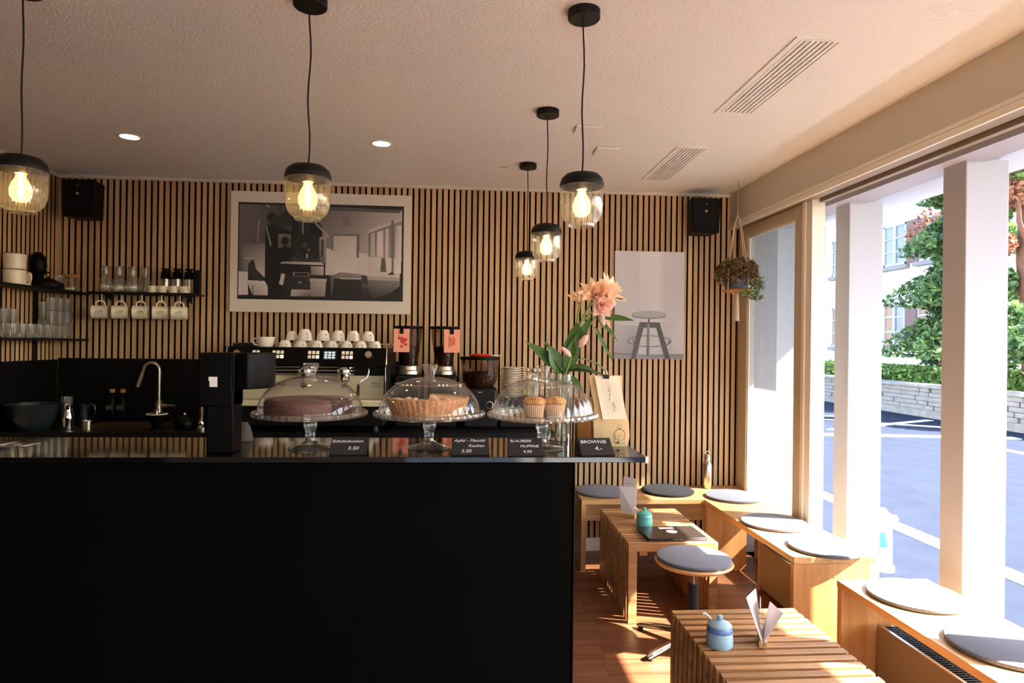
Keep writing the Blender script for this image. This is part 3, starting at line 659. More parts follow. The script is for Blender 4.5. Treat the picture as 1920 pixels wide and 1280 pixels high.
cake_stand('glass pedestal cake stand carrying the golden tart', SX[1], SY)
cake_stand('glass pedestal cake stand carrying the muffins', SX[2], SY3)
dome('smooth glass dome over the chocolate cake', SX[0], SY)
dome('smooth glass dome over the golden tart', SX[1], SY)
dome('ribbed glass dome over the muffins', SX[2], SY3, 0.0016)
PZ = LZ + 0.0965
ck = B().lathe([(0.001, 0), (0.118, 0), (0.122, 0.006), (0.122, 0.038), (0.114, 0.046), (0.001, 0.048)], n=60, a0=math.radians(-8), a1=math.radians(312))
for a in (-8, 312):
    a = math.radians(a); ck.add([(0, 0, 0), (0.122 * math.cos(a), 0.122 * math.sin(a), 0), (0.122 * math.cos(a), 0.122 * math.sin(a), 0.042), (0, 0, 0.048)], [(0, 1, 2, 3)])
o = obj('chocolate_cake', ck, 'choc', loc=(SX[0] - 0.005, SY, PZ)); tag(o, 'dark chocolate cake with a missing slice under glass', 'cake')
tt = thing('almond_tart', 'golden brown fluted almond tart with one slice gone', 'tart', (SX[1] - 0.005, SY, PZ)); tt.scale = (0.93, 0.93, 0.93)
a0, a1 = math.radians(172), math.radians(450)
b = B().lathe([(0.001, 0), (0.108, 0), (0.127, 0.046), (0.129, 0.053), (0.124, 0.056), (0.119, 0.050)], n=150, flute=0.0014, nf=44, a0=a0, a1=a1)
for a in (a0, a1): b.add([(0, 0, 0), (0.108 * math.cos(a), 0.108 * math.sin(a), 0), (0.127 * math.cos(a), 0.127 * math.sin(a), 0.046), (0, 0, 0.045)], [(0, 1, 2, 3)])
obj('crust', b, 'crust', tt)
obj('filling', B().lathe([(0.122, 0.049), (0.10, 0.052), (0.06, 0.049), (0.001, 0.047)], n=72, a0=a0, a1=a1), 'tartfill', tt, label='pale crumbly almond filling')
for i in range(14):
    a = random.uniform(a0 + 0.1, a1 - 0.1); r = random.uniform(0.03, 0.11); c = (r * math.cos(a), r * math.sin(a), 0.051)
    obj('apple_piece', B().sphere(c, random.uniform(0.008, 0.014), 8, sz=0.45), 'tartfill', tt)
def muffin(label, x, y):
    t = thing('muffin', label, 'muffin', (x, y, PZ))
    obj('paper_case', B().lathe([(0.001, 0), (0.024, 0), (0.031, 0.036), (0.029, 0.036)], n=120, flute=0.0012, nf=30), 'muffinpaper', t)
    obj('muffin_top', B().lathe([(0.029, 0.033), (0.034, 0.039), (0.033, 0.047), (0.024, 0.055), (0.001, 0.058)], n=30, flute=0.0008, nf=5), 'muffin', t)
    for k in range(3): obj('berry', B().sphere((random.uniform(-0.018, 0.018), random.uniform(-0.024, 0.0), 0.051), 0.005, 8, sz=0.6), 'choc', t)
muffin('left muffin in a pleated paper case under the ribbed dome', SX[2] - 0.026, SY3 - 0.012)
muffin('right muffin in a pleated paper case under the ribbed dome', SX[2] + 0.036, SY3 + 0.004)

# price signs: slate wedges with chalk lettering
def sign(label, x, y, w, rz, lines):
    t = thing('price_sign', label, 'price sign', (x, y, LZ), rz)
    dpt, h, th = 0.052, 0.040, 0.003
    n = Vector((0, -h, dpt)).normalized() * th
    lo = [(-w / 2, 0, 0), (w / 2, 0, 0), (w / 2, dpt, h), (-w / 2, dpt, h)]
    obj('slate_plate', B().prism(lo, [(a, b_ + n.y, c + n.z) for a, b_, c in lo]), 'slate', t)
    obj('wedge_side', B().prism([(-w / 2, 0.004, 0), (-w / 2, dpt, 0), (-w / 2, dpt, h - 0.002)], [(-w / 2 + 0.003, 0.004, 0), (-w / 2 + 0.003, dpt, 0), (-w / 2 + 0.003, dpt, h - 0.002)]), 'black', t)
    obj('back_strut', B().box(-w / 2, w / 2, dpt - 0.003, dpt, 0, h), 'black', t)
    ang = math.atan2(h, dpt)
    for (s, size, fx, ft, sh) in lines:
        p = Vector((fx * w, ft * dpt, ft * h)) + n * 1.15
        text('chalk_text', s, size, 'chalk', t, mtx(p, ang), shear=sh, extr=0.0002)
sign('slate price sign lettered Schokokuchen 5.50 in chalk', -0.308, 1.785, 0.100, 0.02, [('Schokokuchen', 0.0145, -0.06, 0.74, 0.35), ('5.50', 0.017, 0.12, 0.34, 0.2)])
sign('slate price sign lettered Apfel-Mandel Kuchen 5.50 in chalk', 0.024, 1.780, 0.102, 0.04, [('Apfel - Mandel', 0.0145, -0.02, 0.80, 0.25), ('Kuchen', 0.0145, 0.16, 0.50, 0.25), ('5.50', 0.016, -0.12, 0.2, 0.2)])
sign('slate price sign lettered Blaubeer Muffins 4.50 in chalk', 0.174, 1.767, 0.096, 0.0, [('BLAUBEER', 0.013, -0.12, 0.82, 0.1), ('MUFFINS', 0.013, 0.12, 0.52, 0.1), ('4.50', 0.014, 0.05, 0.22, 0.1)])
sign('slate price sign lettered Brownie 4.- in chalk, turned sideways', 0.375, 1.772, 0.094, math.radians(5), [('BROWNIE', 0.0165, -0.05, 0.76, 0.15), ('4.-', 0.020, 0.05, 0.38, 0.15)])

# till terminal
ps = thing('till_terminal', 'black till terminal with a swivel screen on the counter', 'till', (-0.655, 1.835, LZ))
obj('column', B().box(-0.036, 0.036, -0.02, 0.05, 0, 0.262), 'blackplastic', ps, bev=0.004)
obj('printer_head', B().box(-0.058, 0.036, -0.024, 0.06, 0.125, 0.272), 'blackplastic', ps, bev=0.006)
sc_ = obj('screen', B().prism([(0.036, -0.005, 0.172), (0.070, -0.012, 0.172), (0.108, 0.055, 0.172), (0.108, 0.12, 0.172), (0.036, 0.12, 0.172)], [(0.036, -0.005, 0.272), (0.070, -0.012, 0.272), (0.108, 0.055, 0.272), (0.108, 0.12, 0.272), (0.036, 0.12, 0.272)]), 'blackplastic', ps, bev=0.004)
obj('seam', B().box(0.036, 0.038, -0.026, -0.02, 0.165, 0.27), 'blackmetal', sc_)
obj('white_label', B().box(-0.026, -0.006, -0.0252, -0.0242, 0.180, 0.207).box(-0.028, -0.006, -0.027, -0.0242, 0.196, 0.207), 'paper', ps, label='small white slip on the till')

# kraft bags
bg_ = thing('coffee_bag', 'cream kraft coffee bag with a clipped paper note on the ledge', 'bag', (0.452, 1.975, LZ), math.radians(-4))
secs = [(0.050, 0.034, 0.0, 0.0, 0), (0.054, 0.036, 0.03, 0.001, 0), (0.054, 0.033, 0.075, -0.001, 0), (0.045, 0.024, 0.12, -0.006, 0.004), (0.047, 0.012, 0.165, -0.012, 0.006), (0.052, 0.004, 0.212, -0.014, 0.008)]
b = B(); vs = []
for (hx_, hy2, z, ox, oy) in secs:
    vs += [(-hx_ + ox, -hy2 + oy, z), (ox, -hy2 * 1.12 + oy, z), (hx_ + ox, -hy2 + oy, z), (hx_ * 0.93 + ox, oy, z), (hx_ + ox, hy2 + oy, z), (ox, hy2 * 1.1 + oy, z), (-hx_ + ox, hy2 + oy, z), (-hx_ * 0.93 + ox, oy, z)]
fs = [list(range(8))[::-1], list(range(40, 48))]
for i in range(5):
    for k in range(8): fs.append((i * 8 + k, i * 8 + (k + 1) % 8, (i + 1) * 8 + (k + 1) % 8, (i + 1) * 8 + k))
b.add(vs, fs); obj('paper_bag', b, 'kraft', bg_)
nt_ = obj('note', B().prism([(-0.050, -0.012, 0.211), (0.026, -0.012, 0.211), (0.044, -0.046, 0.084), (-0.028, -0.046, 0.082)], [(-0.050, -0.0112, 0.211), (0.026, -0.0112, 0.211), (0.044, -0.0452, 0.084), (-0.028, -0.0452, 0.082)]), 'cardpaper', bg_, label='cream note with fine radiating lines')
def note_pt(u, v):
    p = Vector((-0.050, -0.0125, 0.211)) * (1 - u) + Vector((0.026, -0.0125, 0.211)) * u; q = Vector((-0.028, -0.0465, 0.082)) * (1 - u) + Vector((0.044, -0.0465, 0.084)) * u
    return p * (1 - v) + q * v
rays = B()
for i in range(30):
    a = 2 * PI * i / 30; r1 = 0.16; r2 = 0.40 + 0.06 * (i % 3)
    rays.tube([note_pt(0.5 + r1 * math.cos(a), 0.48 + r1 * 0.7 * math.sin(a)), note_pt(0.5 + r2 * math.cos(a), 0.48 + r2 * 0.85 * math.sin(a))], 0.00022, 4)
obj('ray_lines', rays, 'greyink', nt_)
scr = B()
for pts in ([(0.46, 0.28), (0.52, 0.30), (0.45, 0.34), (0.52, 0.37)], [(0.45, 0.40), (0.53, 0.42), (0.44, 0.46), (0.5, 0.48)], [(0.42, 0.5), (0.46, 0.53), (0.40, 0.56)], [(0.54, 0.62), (0.60, 0.64), (0.55, 0.68), (0.62, 0.71), (0.58, 0.74)], [(0.56, 0.76), (0.54, 0.82)]):
    scr.tube([note_pt(u, v) for u, v in pts], 0.0007, 5)
obj('handwriting', scr, 'ink', nt_)
cl = obj('binder_clip', B().box(-0.024, -0.006, -0.019, 0.012, 0.203, 0.215), 'blackmetal', bg_)
obj('clip_wire', B().tube([(-0.022, 0.0, 0.214), (-0.019, 0.002, 0.228), (-0.011, 0.002, 0.228), (-0.008, 0.0, 0.214)], 0.0009, 6), 'steel', cl)
stp = B()
fy = -0.0415
def arcpts(cx, cz, r, a0_, a1_, n=10): return [(cx + r * math.cos(a0_ + (a1_ - a0_) * i / n), fy, cz + r * math.sin(a0_ + (a1_ - a0_) * i / n)) for i in range(n + 1)]
stp.tube(arcpts(0.024, 0.036, 0.017, 0, 2 * PI, 20), 0.0004, 4); stp.tube(arcpts(0.024, 0.060, 0.006, 0, 2 * PI, 12), 0.0004, 4)
stp.tube([(0.010, fy, 0.010), (0.010, fy, 0.045), (0.024, fy, 0.056), (0.038, fy, 0.045), (0.038, fy, 0.010), (0.010, fy, 0.010)], 0.0004, 4)
stp.tube([(0.018, fy, 0.012), (0.022, fy, 0.026), (0.019, fy, 0.03), (0.025, fy, 0.038), (0.028, fy, 0.030)], 0.0006, 4); stp.box(0.015, 0.023, fy - 0.0004, fy, 0.010, 0.0145)
obj('stamp_print', stp, 'ink', bg_, label='black printed machine emblem')
kb = thing('kraft_bag', 'dark brown folded kraft bag beside the glass vase', 'bag', (0.392, 2.075, LZ))
obj('paper_bag', B().prism([(-0.028, -0.022, 0), (0.028, -0.022, 0), (0.028, 0.022, 0), (-0.028, 0.022, 0)], [(-0.03, -0.018, 0.125), (0.03, -0.018, 0.13), (0.03, 0.018, 0.13), (-0.03, 0.018, 0.125)]), 'kraftdark', kb, bev=0.004)
obj('folded_top', B().box(-0.030, 0.030, -0.019, 0.019, 0.126, 0.136), 'kraftdark', kb, bev=0.002)
o = obj('wooden_disc', B().lathe([(0.001, 0), (0.016, 0), (0.017, 0.003), (0.016, 0.006), (0.001, 0.006)], n=24), 'kraft', loc=(0.374, 2.02, LZ)); tag(o, 'small pale wooden disc between vase and kraft bag', 'disc')

# vase with lilies
VX, VY = 0.310, 2.068
vs_ = thing('glass_vase', 'clear glass cylinder vase holding the lilies', 'vase', (VX, VY, LZ))
obj('cylinder', B().lathe([(0.001, 0.003), (0.036, 0.003), (0.0385, 0.0), (0.0385, 0.212), (0.0365, 0.212), (0.0365, 0.014), (0.001, 0.012)], n=40), 'glassrim', vs_)
obj('water', B().lathe([(0.001, 0.013), (0.0355, 0.014), (0.0355, 0.115), (0.001, 0.115)], n=32), 'water', vs_)
lf = thing('lily_bouquet', 'peach pink lilies with long dark green leaves', 'flowers', (VX, VY, LZ))
def petal(base, d, length, width, curl, normal, seg=7):
    d = Vector(d).normalized(); n = Vector(normal); n = (n - d * n.dot(d)).normalized(); s = d.cross(n); vs = []; fs = []
    for i in range(seg + 1):
        t_ = i / seg; w = width * math.sin(PI * (0.08 + 0.92 * t_) ** 0.85) * (1 if t_ < 1 else 0.02)
        c = Vector(base) + d * (length * t_ * (1 - 0.12 * abs(curl) * t_)) + n * (curl * length * t_ * t_)
        vs += [c - s * w / 2 + n * w * 0.16, c, c + s * w / 2 + n * w * 0.16]
    for i in range(seg):
        for k in range(2): fs.append((i * 3 + k, i * 3 + k + 1, i * 3 + 4 + k, i * 3 + 3 + k))
    return vs, fs
def bloom(c, axis, size, n, mt, seed, spread=0.9, wid=0.34):
    rnd = random.Random(seed); axis = Vector(axis).normalized(); u_ = axis.orthogonal().normalized(); v_ = axis.cross(u_)
    fl = None
    for ring, (k, sp, ln) in enumerate([(n, spread, 1.0), (n, spread * 0.6, 0.85), (max(3, n - 2), spread * 0.3, 0.65)]):
        for i in range(k):
            a = 2 * PI * (i + 0.5 * ring) / k + rnd.uniform(-0.25, 0.25); out = u_ * math.cos(a) + v_ * math.sin(a)
            d = axis * (1 - sp * 0.6) + out * sp
            b = B(); vs, fs = petal(c, d, size * ln * rnd.uniform(0.85, 1.15), size * wid * rnd.uniform(0.85, 1.2), rnd.uniform(-0.25, 0.45), axis); b.add(vs, fs, 0, True)
            if fl is None: fl = obj('flower', B().sphere(c, size * 0.1, 10), 'stem', lf)
            obj('petal', b, mt, fl)
    return fl
bloom((0.108, -0.01, 0.462), (0.0, -0.75, 0.5), 0.066, 9, 'petal', 1, 0.85, 0.5)
bloom((0.140, 0.0, 0.468), (0.75, -0.6, 0.45), 0.070, 8, 'petal', 2, 0.85, 0.55)
bloom((0.126, -0.02, 0.432), (0.15, -0.9, -0.25), 0.052, 8, 'petalpink', 3, 0.95, 0.6)
bloom((0.062, 0.0, 0.440), (-0.5, -0.3, 0.6), 0.060, 3, 'petal', 4, 0.55, 0.2)
for (c, d, L, w) in [((0.128, -0.01, 0.405), (0.15, -0.2, -1), 0.045, 0.026), ((0.145, 0, 0.40), (0.3, -0.1, -1), 0.055, 0.012), ((0.03, -0.02, 0.268), (-0.55, -0.4, 0.5), 0.05, 0.02), ((0.055, -0.03, 0.30), (0.35, -0.3, 0.55), 0.05, 0.026)]:
    b = B(); d = Vector(d).normalized(); c = Vector(c); b.tube([c, c + d * L * 0.35, c + d * L * 0.75, c + d * L], w / 2, 8, taper=[0.4, 1, 0.75, 0.15]); obj('bud', b, 'petalpink', lf)
for pts, r in [([(0.005, 0, 0.02), (0.01, 0, 0.15), (0.03, -0.005, 0.30), (0.075, -0.005, 0.40), (0.118, -0.01, 0.478)], 0.004), ([(-0.012, 0.005, 0.02), (0.0, 0, 0.17), (0.045, 0, 0.33), (0.062, 0, 0.44)], 0.0032),
               ([(0.0, -0.01, 0.02), (0.012, -0.01, 0.2), (0.04, -0.02, 0.29)], 0.0035), ([(0.03, -0.003, 0.30), (0.09, -0.01, 0.365), (0.125, -0.015, 0.42)], 0.003), ([(0.06, 0.0, 0.37), (0.12, 0, 0.43), (0.15, 0, 0.49)], 0.003),
               ([(0.02, 0, 0.24), (0.07, -0.01, 0.262), (0.12, -0.02, 0.245), (0.15, -0.02, 0.215)], 0.0028)]:
    obj('stem', B().tube(pts, r, 7), 'stem', lf)
for (c, d, L, w, curl, nrm) in [((0.0, -0.01, 0.215), (-0.72, -0.2, 0.72), 0.155, 0.050, -0.12, (0.4, -0.8, 0.5)), ((0.01, -0.01, 0.22), (-0.5, -0.1, 0.85), 0.12, 0.034, -0.1, (0.6, -0.8, 0.3)),
                         ((0.0, -0.01, 0.212), (-1, -0.15, 0.22), 0.115, 0.016, -0.25, (0, 0, 1)), ((0.02, -0.01, 0.225), (0.2, -0.2, 0.95), 0.125, 0.05, 0.1, (0.2, -0.9, 0)),
                         ((0.02, -0.01, 0.22), (0.95, -0.2, 0.12), 0.13, 0.032, -0.25, (0, -0.4, 1)), ((0.03, -0.01, 0.225), (0.7, -0.3, 0.35), 0.085, 0.05, -0.6, (0, -0.3, 1)),
                         ((0.02, -0.01, 0.205), (0.55, -0.2, -0.35), 0.075, 0.03, -0.25, (0, -0.6, 1)), ((0.045, -0.01, 0.31), (0.0, -0.3, 0.8), 0.075, 0.05, 0.15, (0, -1, 0.1)),
                         ((0.13, -0.015, 0.392), (0.96, -0.25, -0.02), 0.105, 0.030, -0.08, (0, -0.7, 0.7)), ((0.11, -0.015, 0.392), (0.68, -0.2, -0.6), 0.105, 0.020, -0.14, (0.3, -0.7, 0.6)),
                         ((0.108, -0.012, 0.365), (0.35, -0.1, -0.9), 0.13, 0.022, 0.12, (0.7, -0.7, 0)), ((0.155, 0.0, 0.45), (1, -0.1, 0.1), 0.05, 0.016, 0.0, (0, -0.7, 0.6)),
                         ((0.06, -0.01, 0.33), (0.4, -0.2, 0.85), 0.08, 0.024, 0.1, (0.2, -0.9, 0.2)), ((-0.005, -0.012, 0.225), (-0.25, -0.3, 0.6), 0.09, 0.05, -0.2, (0.1, -0.9, 0.3)), ((0.03, -0.015, 0.26), (-0.1, -0.25, 0.85), 0.085, 0.04, 0.1, (-0.2, -0.9, 0.1))]:
    b = B(); vs, fs = petal(c, d, L, w, curl, nrm, 9); b.add(vs, fs, 0, True); obj('leaf', b, 'lilyleaf', lf)

# ------------------------------------------------------------------ pendant lamps
def pendant(label, x, y, amber, wob):
    t = thing('pendant_lamp', label, 'lamp', (x, y, 1.814), 0, 'acorn shaped pendant lamps')
    obj('ceiling_rose', B().lathe([(0.001, 0.668), (0.049, 0.668), (0.052, 0.671), (0.052, 0.696), (0.001, 0.696)], n=36), 'blackmetal', t)
    obj('cord', B().tube([(wob * math.sin(i * 1.1), 0, 0.168 + 0.502 * i / 10) for i in range(11)], 0.0028, 8), 'rubber', t)
    obj('cap', B().lathe([(0.071, 0.128), (0.071, 0.140), (0.066, 0.155), (0.052, 0.168), (0.03, 0.174), (0.001, 0.175)], n=40).lathe([(0.0705, 0.128), (0.0690, 0.1282), (0.064, 0.150), (0.03, 0.168), (0.001, 0.169)], n=40), 'blackmetal', t)
    obj('glass_shade', B().lathe([(0.0685, 0.131), (0.0690, 0.118), (0.0685, 0.07), (0.066, 0.045), (0.058, 0.024), (0.046, 0.012), (0.040, 0.010), (0.040, 0.001), (0.036, 0.0), (0.001, 0.002)], n=120, flute=0.0007, nf=40), 'amberglass' if amber else 'lampglass', t)
    obj('socket', B().lathe([(0.018, 0.168), (0.018, 0.120), (0.001, 0.120)], n=20), 'steel', t)
    bl = obj('bulb', B().lathe([(0.013, 0.121), (0.014, 0.108), (0.024, 0.090), (0.030, 0.070), (0.028, 0.050), (0.018, 0.036), (0.001, 0.031)], n=24), 'bulbglow', t)
    obj('filament', B().tube([(0.008 * math.cos(k * 2.2), 0.008 * math.sin(k * 2.2), 0.045 + 0.007 * k) for k in range(9)], 0.0038, 6).cyl((0, 0, 0.045), (0, 0, 0.118), 0.0045, n=8), 'filament', bl)
    li = bpy.data.lights.new('lamp_light', 'POINT'); li.energy = PENDANT_W; li.color = (1.0, 0.74, 0.42); li.shadow_soft_size = 0.02
    lo = bpy.data.objects.new('lamp_light', li); COL.objects.link(lo); lo.parent = t; lo.location = (0, 0, 0.072)
    return t
pendant('glass pendant lamp nearest the camera right of the centre', 0.374, 2.072, False, 0.003)
pendant('glass pendant lamp in the middle of the receding row of three', 0.374, 2.972, False, 0.002)
pendant('farthest and smallest glass pendant lamp before the slatted wall', 0.372, 3.872, False, 0.002)
pendant('amber glass pendant lamp in front of the framed photograph', -0.492, 2.08, True, 0.004)
pendant('amber glass pendant lamp cut by the left picture edge', -1.346, 2.08, True, 0.002)

# ------------------------------------------------------------------ ceiling fittings
for k, (x, y) in enumerate([(-1.784, 3.60), (-0.457, 3.567)]):
    t = thing('ceiling_downlight', ['round recessed downlight on the ceiling above the sink', 'round recessed downlight on the ceiling above the espresso machine'][k], 'downlight', (x, y, CEIL), 0, 'recessed downlights')
    obj('ring', B().lathe([(0.046, -0.003), (0.058, -0.004), (0.060, -0.001), (0.060, 0.0)], n=32), 'trimpaint', t)
    obj('diffuser', B().lathe([(0.001, -0.002), (0.046, -0.002), (0.046, 0.0)], n=32), 'downlight', t)
    li = bpy.data.lights.new('spot_light', 'SPOT'); li.energy = DOWN_W * 4; li.spot_size = 1.9; li.spot_blend = 0.6; li.color = (1.0, 0.82, 0.6); li.shadow_soft_size = 0.04
    lo = bpy.data.objects.new('spot_light', li); COL.objects.link(lo); lo.parent = t; lo.location = (0, 0, -0.02)
for k, (y0, y1) in enumerate([(2.165, 2.91), (3.425, 4.15)]):
    t = thing('ceiling_vent', ['slotted ceiling vent nearer the camera', 'slotted ceiling vent nearer the slatted wall'][k], 'vent', (1.135, y0, CEIL)); L = y1 - y0; W = 0.175
    obj('frame', B().box(0, 0.022, 0, L, -0.006, 0).box(W - 0.012, W, 0, L, -0.006, 0).box(0.022, W - 0.012, 0, 0.02, -0.006, 0).box(0.022, W - 0.012, L - 0.02, L, -0.006, 0), 'ceiling', t)
    obj('duct', B().box(0.022, W - 0.012, 0.02, L - 0.02, -0.0015, -0.0005), 'stonedark', t)
    for i in range(7):
        obj('louvre', B().box(0.025 + i * 0.02, 0.025 + i * 0.02 + 0.013, 0.02, L - 0.02, -0.006, -0.001), 'ceiling', t)
for k, (x, y, w, d) in enumerate([(0.54, 3.145, 0.122, 0.105), (0.71, 3.48, 0.125, 0.14)]):
    t = thing('ceiling_hatch', ['small square ceiling cover by the middle pendant', 'small square ceiling cover nearer the slotted vents'][k], 'cover', (x, y, CEIL))
    obj('plate', B().box(0, w, 0, d, -0.012, -0.002), 'ceiling', t, bev=0.002)
    obj('collar', B().box(0.006, w - 0.006, 0.006, d - 0.006, -0.002, 0), 'stonedark', t)
o = obj('ceiling_hook', B().tube([(0, 0, 0), (0.0, 0, -0.006), (-0.03, 0.01, -0.008), (-0.05, 0.012, -0.003)], 0.0022, 6), 'steel', loc=(0.255, 3.93, CEIL)); tag(o, 'thin wire hook on the ceiling left of the farthest pendant', 'hook')

# ------------------------------------------------------------------ loudspeakers
def speaker(label, x, tilt):
    t = thing('loudspeaker', label, 'speaker', (x, 4.385, 2.203), 0, 'black wall loudspeakers')
    b = B().prism([(-0.092, -0.085, 0), (0.092, -0.085, 0), (0.075, 0.07, 0), (-0.075, 0.07, 0)], [(-0.102, -0.085, 0.235), (0.102, -0.085, 0.235), (0.08, 0.07, 0.235), (-0.08, 0.07, 0.235)])
    obj('cabinet', b, 'blackplastic', t, bev=0.004)
    obj('grille', B().prism([(-0.085, -0.089, 0.008), (0.085, -0.089, 0.008), (0.095, -0.089, 0.228), (-0.095, -0.089, 0.228)], [(-0.085, -0.085, 0.008), (0.085, -0.085, 0.008), (0.095, -0.085, 0.228), (-0.095, -0.085, 0.228)]), 'black', t)
    obj('badge', B().cyl((0, -0.089, 0.145), (0, -0.0915, 0.145), 0.009, n=16), 'chrome', t)
    obj('badge', B().cyl((0, -0.089, 0.195), (0, -0.0905, 0.195), 0.004, n=10), 'steel', t)
    obj('wall_bracket', B().box(-0.02, 0.02, 0.07, 0.094, 0.09, 0.15), 'blackmetal', t)
    obj('cable', B().tube([(0.0, 0.03, 0.235), (0.0, 0.06, 0.26), (0.0, 0.085, 0.285)], 0.003, 6), 'steel', t)
speaker('black loudspeaker in the upper left room corner', -2.44, 0)
speaker('black loudspeaker at the top right of the slatted wall', 1.63, 0)

# ------------------------------------------------------------------ framed prints (flat pictures)
def flat_print(name, parent, x0, x1, z0, z1, yf, R, polys, tone=(1.0, 0.94, 0.91)):
    """R: rectangle of the sketch coordinates; polys: (points, grey or list of greys)"""
    b_v = []; b_f = []; cols = []
    for i, (pts, g) in enumerate(polys):
        o = len(b_v); n = len(pts)
        for (px, py) in pts:
            u_ = (px - R[0]) / (R[2] - R[0]); v_ = (py - R[1]) / (R[3] - R[1]); u_ = min(max(u_, 0), 1); v_ = min(max(v_, 0), 1)
            b_v.append((x0 + (x1 - x0) * u_, yf - 0.00003 * i, z1 - (z1 - z0) * v_))
        b_f.append(list(range(o, o + n)))
        gs = g if isinstance(g, list) else [g] * n
        for q in gs:
            l = lin((min(255, q * tone[0]), min(255, q * tone[1]), min(255, q * tone[2]))); cols.append((*l, 1))
    me = bpy.data.meshes.new(name); me.from_pydata(b_v, [], b_f); me.update()
    at = me.color_attributes.new('Col', 'FLOAT_COLOR', 'CORNER')
    for i, c in enumerate(cols): at.data[i].color = c
    me.materials.append(M['print']); o = bpy.data.objects.new(name, me); COL.objects.link(o); o.parent = parent
    return o
def ell(cx, cy, rx, ry, n=24, a0=0, a1=2 * PI): return [(cx + rx * math.cos(a0 + (a1 - a0) * i / n), cy + ry * math.sin(a0 + (a1 - a0) * i / n)) for i in range(n + (0 if abs(a1 - a0) > 6.28 else 1))]
def rc(a, b, c, d): return [(a, b), (c, b), (c, d), (a, d)]
pic = thing('framed_photograph', 'large white bordered black and white photograph of a coffee roastery', 'picture', (-0.96, WALL_Y, 1.625))
obj('board', B().box(-0.595, 0.595, -0.022, -0.001, 0, 0.805), 'printpaper', pic)
R1 = (130, 210, 1672, 1105)
